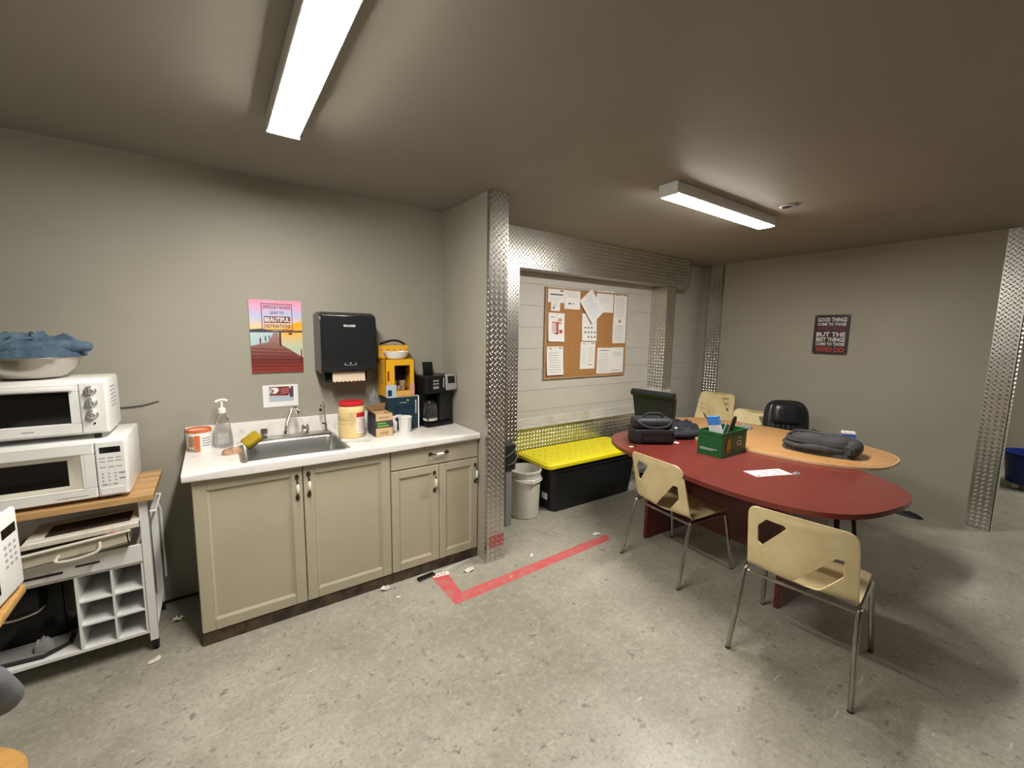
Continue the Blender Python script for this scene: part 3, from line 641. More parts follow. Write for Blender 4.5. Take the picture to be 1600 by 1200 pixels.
n = 16; V = [Vector((-.102+.204*i/n, -.170, .03)) for i in range(n+1)]+[Vector((-.102+.204*i/n, -.178, -.03-(.007 if i % 2 else 0))) for i in range(n+1)]
part(td, 'paper_towel', thick((V, [[i, i+1, n+2+i, n+1+i] for i in range(n)]), .0012), M['towel'], 'torn brown paper towel')

po = thing('pier_poster', 'colourful pier sunset poster with a road motto', 'poster', (.331, 3.0285, 1.327), 0)
pw, ph = .1435, .446
part(po, 'board', box(-pw, pw, -.010, 0, 0, ph, .001), M['paper'])
def flat(p, name, poly, m, d, o=(0, 0)): return part(p, name, frame(poly2(poly), (0, -d, 0), X, Z), m)
flat(po, 'printed_sky', [(-pw, .26), (pw, .26), (pw, ph), (-pw, ph)], M['sky'], .0103)
flat(po, 'printed_sunset', [(.02, .26), (pw, .26), (pw, .32), (.10, .31)], M['sunset'], .0105)
flat(po, 'printed_water', [(-pw, .0), (pw, .0), (pw, .26), (-pw, .26)], M['water'], .0103)
flat(po, 'printed_reflection', [(.03, .10), (pw, .06), (pw, .258), (.02, .258)], M['waterglow'], .0105)
flat(po, 'printed_hills', [(-pw, .248), (pw, .250), (pw, .262), (-.02, .258), (-.08, .272), (-pw, .266)], M['hill'], .0107)
flat(po, 'printed_pier', [(-pw, .0), (pw, .0), (pw, .09), (.02, .175), (.005, .252), (-.015, .252), (-.05, .19), (-pw, .165)], M['pier'], .0109)
part(po, 'printed_planks', join(*[frame(poly2([(-pw, .018+.022*k+.0*k), (min(pw, .14-.01*k) if k > 3 else pw, .012+.021*k), (min(pw, .14-.01*k) if k > 3 else pw, .0145+.021*k), (-pw, .021+.022*k)]), (0, -.0111, 0), X, Z) for k in range(7)]), M['pierdark'])
for g in (rect(.012, .022, .165, .25), rect(-.095, -.088, .18, .215), rect(-.066, -.06, .195, .225), rect(-.045, -.040, .205, .23), rect(pw-.012, pw-.006, .05, .145), poly2([(.06, .236), (.09, .236), (.084, .242), (.082, .247), (.07, .247), (.066, .242)])): part(po, 'printed_post', frame(g, (0, -.0112, 0), X, Z), M['pierdark'])
part(po, 'motto_border', join(*[frame(g, (.005, -.0113, .343), X, Z) for g in (rect(-.085, .085, .078, .082), rect(-.085, .085, -.082, -.078), rect(-.085, -.081, -.082, .082), rect(.081, .085, -.082, .082), rect(-.072, .072, -.035, .005), rect(-.072, .072, -.074, -.072))]), M['plum'])
for s, w_, h_, z in (('DIFFICULT ROADS', .150, .021, .404), ('LEAD TO', .075, .018, .370), ('DESTINATIONS', .146, .022, .288)): part(po, 'motto_lettering', frame(text(s, w_, h_, .022), (.005, -.0115, z), X, Z), M['plum'])
part(po, 'bold_lettering', frame(text('BEAUTIFUL', .136, .028, .03), (.005, -.0117, .328), X, Z), M['paper'])
part(po, 'hanger', tube([(-.004, -.005, ph), (0, -.005, ph+.006), (.004, -.005, ph)], .0015, 6), M['inkdark'])
pc = thing('wall_card', 'small white card with a red and grey picture above the faucet', 'card', (.337, 3.0285, 1.106), 0)
part(pc, 'sheet', box(-.099, .099, -.002, 0, 0, .140), M['paper'])
for nm, pts, m in (('printed_photo', [(-.066, .032), (.072, .032), (.072, .128), (-.066, .128)], M['inkblue']), ('printed_red', [(-.066, .075), (.04, .068), (.06, .10), (.045, .128), (-.066, .128), (-.045, .10)], M['poster_dred']), ('printed_white', [(-.06, .122), (-.02, .122), (-.008, .107), (-.025, .085), (-.05, .085), (-.035, .103)], M['paper']), ('printed_dark', [(.05, .06), (.072, .055), (.072, .128), (.062, .128), (.05, .095)], M['hill'])):
    flat(pc, nm, pts, m, .0022+.0002*len(pts)/4+(.0004 if nm == 'printed_white' else .0))
part(pc, 'printed_stripes', join(*[frame(poly2([(0, 0), (.045, .006), (.048, .010), (0, .004)]), (0, -.0031, .082+.012*k), X, Z) for k in range(3)]), M['inkpink'])
solo('wall_wire', tube(spline([(-.47, 3.0255, 1.166), (-.40, 3.022, 1.166), (-.33, 3.022, 1.172), (-.262, 3.0265, 1.188)], 5), .0028, 6), M['wire'], 'thin dark wire sticking out along the wall beside the toaster oven', 'wire')

# ================================================================== CART ON THE LEFT
CY = 2.575; CX1 = -.30; CX0 = -.93; CB = 2.96
kc = thing('kitchen_cart', 'white kitchen cart with a butcher block top and bottle cubbies', 'cart', (-.62, 2.76, 0))
_n = 9; _w = (CB+.045-CY)/_n
for k in range(_n): part(kc, 'top_strip', box(CX0-.03, CX1+.03, CY-.03+k*_w, CY-.03+(k+1)*_w-.0005, .784, .812, .0012), M['butcher' if k % 2 else 'butcher2'], 'butcher block strip', world=True)
for lx in (CX0, CX1-.032):
    for ly in (CY, CB-.032):
        lg = part(kc, 'leg', box(lx, lx+.032, ly, ly+.032, .062, .7835, .002), M['whitemetal'], world=True)
        cs = part(kc, 'caster', join(cyl((lx+.004, ly+.016+.02, .028), (lx+.028, ly+.016+.02, .028), .027, n=18), box(lx+.006, lx+.026, ly+.004, ly+.034, .035, .0615)), M['rubber'], world=True)
part(kc, 'bottom_shelf', box(CX0+.002, CX1-.002, CY+.004, CB-.004, .104, .118), M['whitemetal'], world=True)
part(kc, 'drawer_shelf', box(CX0+.002, CX1-.034, CY+.012, CB-.034, .466, .478), M['whitemetal'], world=True)
dr = part(kc, 'drawer', join(box(CX0+.034, CX1-.034, CY+.002, CY+.014, .480, .566, .002), box(CX0+.034, CX1-.034, CB-.05, CB-.04, .480, .565), box(CX0+.034, CX0+.042, CY+.014, CB-.05, .48, .565), box(CX1-.042, CX1-.034, CY+.014, CB-.05, .48, .565), box(CX0+.042, CX1-.042, CY+.014, CB-.05, .48, .488)), M['whitemetal'], world=True)
part(kc, 'drawer_slot', join(box(-.72, -.60, CY-.001, CY+.003, .505, .515, .001), box(-.56, -.48, CY-.001, CY+.003, .52, .528, .001)), M['blackm'], world=True)
cub = [box(CX1-.271, CX1-.261, CY+.004, CB-.04, .1185, .4655), box(CX1-.151, CX1-.143, CY+.004, CB-.04, .1185, .4655), box(CX1-.042, CX1-.034, CY+.004, CB-.04, .1185, .4655)]
for z in (.228, .342): cub.append(box(CX1-.261, CX1-.151, CY+.004, CB-.04, z, z+.008)); cub.append(box(CX1-.143, CX1-.042, CY+.004, CB-.04, z, z+.008))
cub.append(box(CX1-.271, CX1-.034, CB-.045, CB-.038, .1185, .4655))
part(kc, 'bottle_cubbies', join(*cub), M['whitemetal'], world=True)
part(kc, 'back_panel', box(CX0+.032, CX1-.032, CB-.012, CB-.006, .479, .78), M['whitemetal'], world=True)
part(kc, 'towel_bar', join(tube([(CX1+.0, CY+.06, .70), (CX1+.022, CY+.06, .70), (CX1+.022, CB-.06, .70), (CX1, CB-.06, .70)], .005, 8), tube([(CX1-.002, CB-.03, .66), (CX1+.012, CB-.012, .60), (CX1+.012, CB-.012, .20)], .006, 8)), M['whitemetal'], world=True)

mwv = thing('microwave_oven', 'white microwave with a keypad standing on the kitchen cart', 'microwave', (-.62, 2.76, .8125))
MX0, MX1, MY0, MY1, MZ = -.86, -.352, 2.562, 2.962, .826
part(mwv, 'body', box(MX0, MX1, MY0+.02, MY1, MZ, MZ+.262, .008, 2), M['white'], world=True)
for fx in (MX0+.05, MX1-.05):
    for fy in (MY0+.06, MY1-.06): part(mwv, 'foot', cyl((fx, fy, .8128), (fx, fy, MZ+.002), .014), M['rubber'], world=True)
dX = MX1-.106
dmo = part(mwv, 'door', join(box(MX0, dX-.0015, MY0, MY0+.0195, MZ+.005, MZ+.055, .004), box(MX0, dX-.0015, MY0, MY0+.0195, MZ+.205, MZ+.258, .004), box(dX-.045, dX-.0015, MY0, MY0+.0195, MZ+.055, MZ+.205), box(MX0, MX0+.03, MY0, MY0+.0195, MZ+.055, MZ+.205)), M['white'], world=True)
i0, i1, j0, j1 = MX0+.03, dX-.035, MZ+.048, MZ+.212
V = [Vector(p) for p in ((i0, MY0-.0005, j0), (i1, MY0-.0005, j0), (i1, MY0-.0005, j1), (i0, MY0-.0005, j1), (i0+.03, MY0+.014, j0+.025), (i1-.055, MY0+.014, j0+.025), (i1-.055, MY0+.014, j1-.025), (i0+.03, MY0+.014, j1-.025))]
dm_off = Vector((-.62, 2.76, .8125))
sub(dmo, 'window_bezel', ([v-dm_off for v in V], [[0, 1, 5, 4], [1, 2, 6, 5], [2, 3, 7, 6], [3, 0, 4, 7]]), M['offwhite'])
sub(dmo, 'window', mv(box(i0+.03, i1-.055, MY0+.0135, MY0+.017, j0+.025, j1-.025), *(-dm_off)), M['glassdark'])
pnl = part(mwv, 'control_panel', box(dX+.0015, MX1-.004, MY0, MY0+.0195, MZ+.005, MZ+.258, .004), M['white'], world=True)
px = (dX+MX1-.004)/2
def mwp(g): return mv(frame(g, (px, MY0-.0008, MZ), X, Z), *(-dm_off))
sub(pnl, 'display', mwp(join(rect(-.035, .035, .205, .232))), M['glassdark'])
sub(pnl, 'keypad_print', mwp(join(*([rect(-.038+.027*i, -.018+.027*i, z, z+.004) for i in range(3) for z in (.180, .165, .138)]+[rect(-.034+.021*i, -.028+.021*i, z, z+.006) for i in range(3) for z in (.106, .090, .074)]+[rect(-.036, -.018, .056, .062), rect(-.012, -.006, .056, .062), rect(.0, .018, .056, .062), rect(.024, .044, .104, .112), rect(.024, .044, .078, .086)]))), M['ink'], kind='stuff')
sub(pnl, 'door_button', mv(box(px-.042, px+.042, MY0-.003, MY0+.0, MZ+.012, MZ+.045, .002), *(-dm_off)), M['white'])
sub(dmo, 'brand_print', mv(frame(rect(-.05, .05, -.002, .001), (dX-.08, MY0-.0008, MZ+.022), X, Z), *(-dm_off)), M['ink'])

to = thing('toaster_oven', 'white toaster oven with three silver knobs on top of the microwave', 'toaster oven', (-.62, 2.75, 1.0885))
TX0, TX1, TY0, TY1, TZ = -.83, -.405, 2.60, 2.90, 1.112
toff = Vector((-.62, 2.75, 1.0885))
part(to, 'body', box(TX0, TX1, TY0+.02, TY1, TZ, TZ+.250, .012, 2), M['white'], world=True)
for fx in (TX0+.05, TX1-.05):
    for fy in (TY0+.05, TY1-.05): part(to, 'foot', cyl((fx, fy, 1.0887), (fx, fy, TZ+.003), .013), M['rubber'], world=True)
tdX = TX1-.092
td_ = part(to, 'door', join(box(TX0+.005, tdX, TY0+.004, TY0+.0195, TZ+.012, TZ+.058, .003), box(TX0+.005, tdX, TY0+.004, TY0+.0195, TZ+.198, TZ+.232, .003), box(tdX-.03, tdX, TY0+.004, TY0+.0195, TZ+.058, TZ+.198), box(TX0+.005, TX0+.03, TY0+.004, TY0+.0195, TZ+.058, TZ+.198)), M['white'], world=True)
sub(td_, 'window', mv(box(TX0+.03, tdX-.03, TY0+.009, TY0+.014, TZ+.058, TZ+.198), *(-toff)), M['glassdark'])
sub(td_, 'door_handle', mv(join(box(TX0+.02, tdX-.012, TY0-.016, TY0-.004, TZ+.204, TZ+.222, .004, 2), box(TX0+.03, TX0+.045, TY0-.005, TY0+.005, TZ+.206, TZ+.22), box(tdX-.035, tdX-.02, TY0-.005, TY0+.005, TZ+.206, TZ+.22)), *(-toff)), M['white'])
sub(td_, 'brand_print', mv(frame(rect(-.018, .018, -.002, .002), (-.66, TY0+.003, TZ+.033), X, Z), *(-toff)), M['ink'])
pl_ = part(to, 'control_panel', box(tdX+.002, TX1-.006, TY0+.004, TY0+.0195, TZ+.010, TZ+.236, .003), M['white'], world=True)
kx = (tdX+TX1-.006)/2-.004
for z in (.200, .146, .092):
    kb = part(to, 'knob', xf(lathe([(.021, 0), (.021, .004), (.016, .007), (.015, .02), (.012, .023), (0, .023)], 24), Matrix.Translation(Vector((kx, TY0+.0035, TZ+z))-toff) @ Matrix.Rotation(PI/2, 4, 'X')), M['knob'])
    sub(kb, 'knob_grip', mv(box(-.003, .003, -.028, -.02, -.013, .013, .002), *(Vector((kx, TY0+.0035, TZ+z))-toff)), M['silver'])
part(to, 'indicator', mv(xf(cyl((0, 0, 0), (0, 0, .004), .004, n=12), Matrix.Rotation(PI/2, 4, 'X')), *(Vector((kx+.005, TY0+.004, TZ+.052))-toff)), M['black'])
part(to, 'side_vents', join(*[box(TX1-.001, TX1+.0012, 2.68+.02*i, 2.69+.02*i, TZ+.11+.018*j, TZ+.118+.018*j) for i in range(6) for j in range(6)]), M['ink'], world=True)
bo = thing('metal_bowl', 'wide stainless steel mixing bowl on the toaster oven', 'bowl', (-.665, 2.735, 1.3625))
part(bo, 'bowl', lathe([(0, 0), (.07, 0), (.11, .012), (.15, .05), (.172, .092), (.182, .096), (.180, .099), (.168, .096), (.145, .055), (.105, .017), (0, .006)], 44), M['bowl'])
jn = thing('denim_garment', 'crumpled blue denim garment heaped in the metal bowl', 'clothing', (-.655, 2.735, 1.44))
part(jn, 'cloth', mv(blob(.172, .140, .118, 3, 30, 96, p=5, fold=.85, fs=11, stretch=(1, 1.8), base=.3), 0, 0, .018), M['denim'])
part(jn, 'leg_fold', join(tube(spline([(-.10, -.10, .055), (-.02, -.115, .060), (.08, -.09, .068), (.165, -.04, .066), (.19, -.01, .06)], 6), [.016]*2+[.022]*4+[.028]*12+[.022]*5+[.016]*2, 12)), M['denim'])
part(jn, 'waistband', tube(spline([(-.13, -.12, .035), (-.06, -.125, .075), (.0, -.10, .098), (.07, -.06, .10)], 6), .008, 8), M['denim'])

tn = thing('tan_basket', 'stained tan plastic basket hanging over the cart drawer', 'basket', (-.54, 2.567, .588))
tilt = Matrix.Rotation(-.085, 4, 'Y')
part(tn, 'basin', xf(join(box(-.19, .175, -.035, -.028, 0, .062, .002), box(-.19, .175, .16, .167, 0, .062), box(-.19, -.183, -.035, .167, 0, .062), box(.168, .175, -.035, .167, 0, .062), box(-.19, .175, -.035, .167, 0, .006)), tilt), M['tan'])
part(tn, 'rim', xf(tube([(-.20, -.045, .062), (.185, -.045, .062), (.185, .175, .062), (-.20, .175, .062), (-.20, -.045, .062)], .007, 8), tilt), M['offwhite'])
part(tn, 'clip_handle', xf(tube(spline([(-.05, -.045, .03), (-.06, -.06, .008), (0, -.064, .0), (.07, -.06, .01), (.08, -.045, .045)], 5), .006, 8), tilt), M['offwhite'])
tn.rotation_euler = (0, 0, 0)
tf = thing('white_tray_frame', 'off white plastic lid lying across the tan basket', 'lid', (-.515, 2.612, .680), 0)
tf.rotation_euler = (0, -.035, 0)
part(tf, 'frame', join(box(-.185, .185, -.085, -.045, 0, .012, .004), box(-.185, .185, .11, .15, 0, .012, .004), box(-.185, -.13, -.045, .11, 0, .012, .004), box(.15, .185, -.045, .11, 0, .012, .004)), M['offwhite'])
part(tf, 'panel', box(-.13, .15, -.045, .11, .002, .006), M['toe'])
part(tf, 'lip', box(-.187, .187, -.092, -.086, -.012, .010, .002), M['offwhite'])
pt = solo('pink_scrap', mv(blob(.022, .012, .03, 5, 6, 14, fold=.6, fs=40), -.42, 2.530, .668), M['inkpink'], 'scrap of pink paper caught under the white lid', 'scrap')
bmn = thing('black_coffee_machine', 'black coffee machine in the dark lower shelf of the cart', 'coffee machine', (-.745, 2.72, .1185))
part(bmn, 'housing', join(box(-.12, .10, .02, .15, .0, .30, .012, 2), box(-.12, .05, -.10, .03, .20, .32, .012, 2)), M['black'])
part(bmn, 'drip_tray', prism([(-.12, -.10), (.05, -.12), (.13, -.06), (.13, .02), (-.12, .02)], 0, .014, .003), M['rubber'])
part(bmn, 'tray_top', prism([(-.115, -.09), (.045, -.107), (.115, -.055), (.115, .015), (-.115, .015)], .0142, .018), M['greyboard'])
part(bmn, 'chrome_rim', tube(spline([(-.10, -.103, .215), (-.02, -.110, .21), (.05, -.098, .222), (.058, -.04, .225)], 5), .006, 8), M['chrome'])
part(bmn, 'water_tank', box(.055, .15, .03, .14, .02, .30, .01, 2), M['smoke'])
solo('crumpled_tissue', mv(blob(.035, .025, .07, 6, 8, 20, fold=.8, fs=30), -.70, 2.645, .137), M['greyboard'], 'crumpled grey paper on the tray of the black coffee machine', 'paper')

# ---- table at the left edge with a second microwave
lt = thing('side_table', 'golden wood table edge at the left border of the picture', 'table', (-.86, 1.45, 0))
part(lt, 'top', box(-1.20, -.545, .85, 1.975, .727, .757, .008, 3), M['rail'], world=True)
for lx in (-1.17, -1.0):
    for ly in (.90, 1.70): part(lt, 'leg', box(lx, lx+.045, ly, ly+.045, 0, .7265, .003), M['whitemetal'], world=True)
m2 = thing('second_microwave', 'white microwave at the left picture border with its keypad in profile', 'microwave', (-.76, 1.735, .7575), math.radians(-4))
part(m2, 'body', box(-.20, .183, -.235, .235, .014, .268, .02, 3), M['white'])
part(m2, 'front_panel', box(.184, .203, -.235, .236, .014, .272, .012, 3), M['white'])
for fx in (-.15, .15):
    for fy in (-.18, .18): part(m2, 'foot', cyl((fx, fy, .0002), (fx, fy, .016), .014), M['rubber'])
part(m2, 'display', frame(rect(.13, .215, .198, .228), (.2036, 0, 0), Y, Z), M['glassdark'])
part(m2, 'keypad_print', join(*[frame(rect(.135+.028*i, .15+.028*i, .165-.02*j, .174-.02*j), (.2036, 0, 0), Y, Z) for i in range(3) for j in range(4)]), M['ink'], kind='stuff')
part(m2, 'window', frame(rect(-.20, .09, .05, .23), (.2036, 0, 0), Y, Z), M['glassdark'])
gs = solo('grey_sleeve', (lambda: join(tube(spline([(-.63, 1.36, .795), (-.56, 1.42, .795), (-.508, 1.48, .745), (-.504, 1.545, .67), (-.510, 1.60, .61)], 6), [.032]*6+[.034]*6+[.040]*13, 16)))(), M['grey'], 'grey cloth sleeve hanging off the side table', 'clothing')
st = thing('round_stool', 'round golden wooden stool seat in the lower left corner', 'stool', (-.63, 1.50, 0))
part(st, 'seat', lathe([(0, .42), (.155, .42), (.17, .428), (.172, .44), (.165, .45), (0, .45)], 40), M['rail'])
for k in range(4):
    a = PI/4+k*PI/2; part(st, 'leg', cyl((.11*math.cos(a), .11*math.sin(a), .4195), (.14*math.cos(a), .14*math.sin(a), 0.001), .014, .012, 12), M['rail'])

# ================================================================== RECESS: pail, tote, post
pa = thing('white_pail', 'open white plastic pail beside the black tote', 'pail', (2.183, 2.868, 0)); pa.scale = (1, 1, 1.11)
part(pa, 'bucket', lathe([(0, .002), (.122, 0), (.128, .006), (.138, .29), (.146, .292), (.146, .315), (.139, .32), (.141, .36), (.147, .362), (.147, .378), (.139, .38), (.136, .36), (.124, .012), (0, .010)], 40), M['pail'])
part(pa, 'bail', tube(spline([(-.148, 0, .325), (-.13, -.10, .315), (-.02, -.152, .298), (.10, -.118, .302), (.148, 0, .325)], 6), .004, 8), M['pail'])
part(pa, 'bail_lug', join(lathe([(0, 0), (.014, 0), (.014, .01), (0, .012)], 14)) if False else box(-.035, .0, -.158, -.146, .285, .315, .004), M['pail'])
bn = thing('storage_tote', 'large black storage tote with a yellow lid', 'tote', (2.93, 2.935, 0), math.radians(-1))
def taper(w0, d0, w1, d1, z0, z1, r=.05):
    a, b = rrect(-w0, w0, -d0, d0, r), rrect(-w1, w1, -d1, d1, r); n = len(a)
    V = [Vector((x, y, z0)) for x, y in a]+[Vector((x, y, z1)) for x, y in b]
    return V, [list(range(n-1, -1, -1)), list(range(n, 2*n))]+[[i, (i+1) % n, n+(i+1) % n, n+i] for i in range(n)]
part(bn, 'body', join(taper(.51, .205, .565, .235, 0, .425), taper(.572, .240, .572, .240, .375, .405)), M['bin'])
lid = part(bn, 'lid', join(taper(.62, .258, .62, .258, .425, .452), taper(.617, .255, .607, .245, .452, .462)), M['yellow'])
rg = []
for k in range(-6, 7):
    for sgn in (1, -1):
        for q in range(-4, 5):
            yy = q*.046; xx = k*.15+sgn*yy*.75
            if abs(xx) < .55 and abs(yy) < .20: rg.append(mv(rz(box(-.013, .013, -.006, .006, .462, .4655), sgn*.93), xx, yy, 0))
sub(lid, 'raised_pattern', join(*rg), M['yellow'], kind='stuff')
sub(lid, 'rim_bead', tube([Vector((x, y, .463)) for x, y in rrect(-.590, .590, -.230, .230, .05)]+[Vector((rrect(-.590, .590, -.230, .230, .05)[0][0], -.230, .463))], .006, 8), M['yellow'])
part(bn, 'side_label', box(-.5405, -.535, -.12, -.05, .10, .16) if False else mv(box(-.0015, .0, -.04, .04, 0, .06), -.533, -.10, .10), M['paper'])
gp = thing('grey_post', 'narrow grey board with a black box on top behind the pail', 'post', (1.925, 2.765, 0))
part(gp, 'board', box(1.895, 1.955, 2.742, 2.788, 0, .478, .003), M['greyboard'], world=True)
bx_ = part(gp, 'black_box', join(box(1.86, 1.985, 2.73, 2.85, .479, .70, .008), box(1.985, 2.01, 2.76, 2.82, .52, .60, .006)), M['blackm'], world=True)
part(gp, 'cable', join(tube(spline([(1.87, 2.725, .60), (1.93, 2.715, .63), (1.99, 2.735, .67), (2.02, 2.80, .66)], 5), .003, 6), tube(spline([(1.90, 2.724, .53), (1.96, 2.718, .55), (2.03, 2.77, .58)], 5), .003, 6)), M['greyboard'], world=True)

# corkboard with notices
cbx0, cbx1, cbz0, cbz1, CYB = 2.643, 3.84, 1.142, 2.045, 3.2185
bd_ = thing('cork_board', 'framed cork notice board on the block wall', 'notice board', (3.2415, 3.2185, cbz0))
part(bd_, 'cork', box(cbx0+.01, cbx1-.01, CYB-.012, CYB-.001, cbz0+.01, cbz1-.01), M['cork'], world=True)
fo = []
for a, b, c, d in ((cbx0, cbx0+.016, cbz0, cbz1), (cbx1-.016, cbx1, cbz0, cbz1), (cbx0+.0165, cbx1-.0165, cbz0, cbz0+.016), (cbx0+.0165, cbx1-.0165, cbz1-.016, cbz1)):
    part(bd_, 'frame_rail', box(a, b, CYB-.02, CYB, c, d, .002), M['corkframe'], world=True)
BW, BHt = cbx1-cbx0, cbz1-cbz0
def notice(label, u, v, w_, h_, rot=0, prints=(), lift=.0, curl=.0):
    cx, cz = u, v
    t = thing('notice', label, 'paper', (cx, CYB-.0125-lift, cz), 0, 'notices pinned to the cork board'); t.rotation_euler = (0, rot, 0)
    g = sheet(6, 8, lambda a, b: ((a-.5)*w_, -.0015-curl*((1-b)**2)*.02-curl*.008*abs(a-.5), (b-.5)*h_), .0006)
    part(t, 'sheet', g, M['paper'])
    groups = {}
    for m, x0, x1, z0, z1 in prints: groups.setdefault(m, []).append((x0, x1, z0, z1))
    for m, rs in groups.items():
        gg = []
        for x0, x1, z0, z1 in rs:
            y = lambda zz_: -.0026-curl*((1-zz_)**2)*.02-curl*.004
            gg.append(([Vector(((x0-.5)*w_, y(z0), (z0-.5)*h_)), Vector(((x1-.5)*w_, y(z0), (z0-.5)*h_)), Vector(((x1-.5)*w_, y(z1), (z1-.5)*h_)), Vector(((x0-.5)*w_, y(z1), (z1-.5)*h_))], [[0, 1, 2, 3]]))
        part(t, 'print', join(*gg), M[m], kind='stuff')
    part(t, 'pin', xf(lathe([(0, 0), (.006, 0), (.005, .006), (0, .008)], 10), Matrix.Translation((0, -.0028, h_*.44)) @ Matrix.Rotation(PI/2, 4, 'X')), M['silver'])
    return t
def lines(n, z0, z1, x0=.12, x1=.88, m='ink', th=.012, seed=1):
    r = random.Random(seed); return [(m, x0, x1-r.random()*.25*(x1-x0), z0+(z1-z0)*k/n, z0+(z1-z0)*k/n+th) for k in range(n)]
hdr = [('inkdark', .14, .30, .92, .945), ('inkdark', .72, .92, .93, .955)]
notice('wide white notice with a bold heading, top left of the cork board', 2.786, 1.974, .217, .148, 0, [('inkdark', .12, .88, .48, .56), ('inkdark', .70, .90, .74, .82)]+lines(3, .12, .4, seed=2))
notice('tiny white slip below the top left notice', 2.776, 1.859, .116, .081, 0, [('inkdark', .2, .4, .25, .45), ('ink', .2, .6, .7, .75), ('ink', .2, .75, .55, .6)])
notice('plain white notice with a small logo, second in the top row', 2.999, 1.942, .214, .195, .0, [('inkdark', .25, .38, .24, .32), ('ink', .42, .66, .26, .3)]+lines(4, .62, .9, seed=3))
notice('white sheet with a red chart at the left edge of the cork board', 2.790, 1.658, .209, .281, .01, [('inkred', .5, .62, .3, .68), ('inkpink', .22, .5, .30, .33), ('inkpink', .22, .5, .38, .42), ('inkpink', .22, .5, .46, .5), ('inkpink', .22, .52, .54, .58), ('inkpink', .22, .8, .62, .7), ('inkpink', .6, .85, .72, .82), ('inkred', .68, .86, .3, .42), ('inkred', .40, .62, .26, .31), ('ink', .14, .4, .84, .87)], curl=.6)
notice('notice with dense text in the lower left corner of the board', 2.783, 1.327, .216, .284, .0, hdr+lines(9, .10, .86, seed=4), curl=.8)
notice('page of little hand symbols in the middle of the cork board', 3.250, 1.667, .216, .284, .0, [('inkdark', .17+.22*i, .26+.22*i, .12+.17*j, .18+.17*j) for i in range(4) for j in range(3) if (i+j) % 5], curl=.4)
notice('notice with two text columns below the page of hand symbols', 3.243, 1.373, .216, .284, .01, hdr+lines(9, .2, .82, .1, .47, 'inkblue', seed=5)+lines(7, .3, .86, .53, .9, 'ink', seed=6)+[('inkdark', .55, .85, .14, .16)])
notice('tilted blueish sheet pinned askew over the other notices', 3.262, 1.885, .216, .285, -.66, lines(11, .12, .9, .12, .9, 'inkblue', .02, seed=8), lift=.008, curl=1.0)
notice('wrinkled pale sheet right of the tilted sheet', 3.475, 1.945, .262, .228, -.01, lines(3, .45, .75, .2, .8, 'inkblue', seed=9))
notice('text notice in the upper right corner of the board', 3.722, 1.905, .212, .276, -.01, hdr+lines(10, .12, .86, seed=10), lift=.003)
notice('text notice with a dark emblem on the right edge of the board', 3.720, 1.642, .214, .280, -.01, [('inkdark', .44, .56, .82, .90)]+lines(9, .12, .74, seed=11), lift=.002)
notice('left one of two overlapping notices at the lower right of the board', 3.495, 1.311, .216, .282, .01, [('inkdark', .14, .86, .89, .91)]+lines(10, .08, .84, seed=12))
notice('right one of two overlapping notices at the lower right of the board', 3.703, 1.314, .207, .282, -.01, lines(3, .68, .86, .15, .9, 'inkblue', .02, seed=13)+lines(2, .08, .12, seed=14), lift=.003)

# motto poster on the right wall
p2 = thing('motto_poster', 'black motto poster with white and red lettering on the right wall', 'poster', (5.2615, 1.71, 1.428), 0)
part(p2, 'board', prism([(y, z) for y, z in rrect(-.155, .155, 0, .41, .015)], 0, .006) if False else frame(prism(rrect(-.155, .155, 0, .41, .015), 0, .006), (0, 0, 0), NY, Z), M['poster_black'])
rows = [('GOOD THINGS', .255, .043, .36, 'poster_white'), ('COME TO THOSE', .25, .032, .313, 'poster_white'), ('WHO WAIT', .24, .046, .265, 'poster_dred'), ('BUT THE', .255, .046, .208, 'poster_white'), ('BEST THINGS', .255, .044, .155, 'poster_white'), ('COME TO THOSE', .255, .033, .108, 'poster_white'), ('WHO DO', .25, .056, .052, 'poster_red')]
for s, w_, h_, z, c in rows: part(p2, 'lettering', frame(text(s, w_, h_, .03), (-.0065, 0, z), NY, Z), M[c])
part(p2, 'corner_pin', join(*[frame(lathe([(0, 0), (.006, 0), (0, .004)], 8), (-.0065, y, z), NY, Z) for y, z in ((.14, .395), (-.14, .395), (.14, .015), (-.14, .015))]), M['silver'])

# ================================================================== TABLES
RT = .74
rt = thing('red_table', 'dark red boat-shaped conference table', 'table', (2.969, 1.488, 0), -.19)
pl2 = superell(.604, .947, 2.8, 80)
part(rt, 'top', prism(pl2, RT-.028, RT, .005, 2), M['redwood'])
for y in (-.515, .475):
    part(rt, 'panel_leg', rz(box(-.29, .27, y-.014, y+.014, 0, RT-.0285, .003), .125), M['redpanel'])
part(rt, 'modesty_panel', rz(box(-.014, .014, -.50, .46, .16, RT-.0285), .125), M['redpanel'])
WT = .764
wt = thing('oak_table', 'oval honey oak table overlapping the red table', 'table', (3.735, 1.64, 0), .02)
part(wt, 'top', prism(superell(.495, .875, 2.7, 80), WT-.022, WT-.003, .005, 2), M['oakedge'], 'pale bevelled edge')
part(wt, 'top_veneer', prism(superell(.484, .864, 2.7, 80), WT-.0029, WT, .0015), M['oak'])
for lx, ly, sx, sy in ((-.02, -.56, -.01, -.05), (.36, -.52, .09, -.075), (-.02, .58, 0, .05), (.36, .55, .05, .06)):
    part(wt, 'leg', cyl((lx, ly, WT-.0225), (lx+sx, ly+sy, 0), .027, .014, 14), M['leg'])

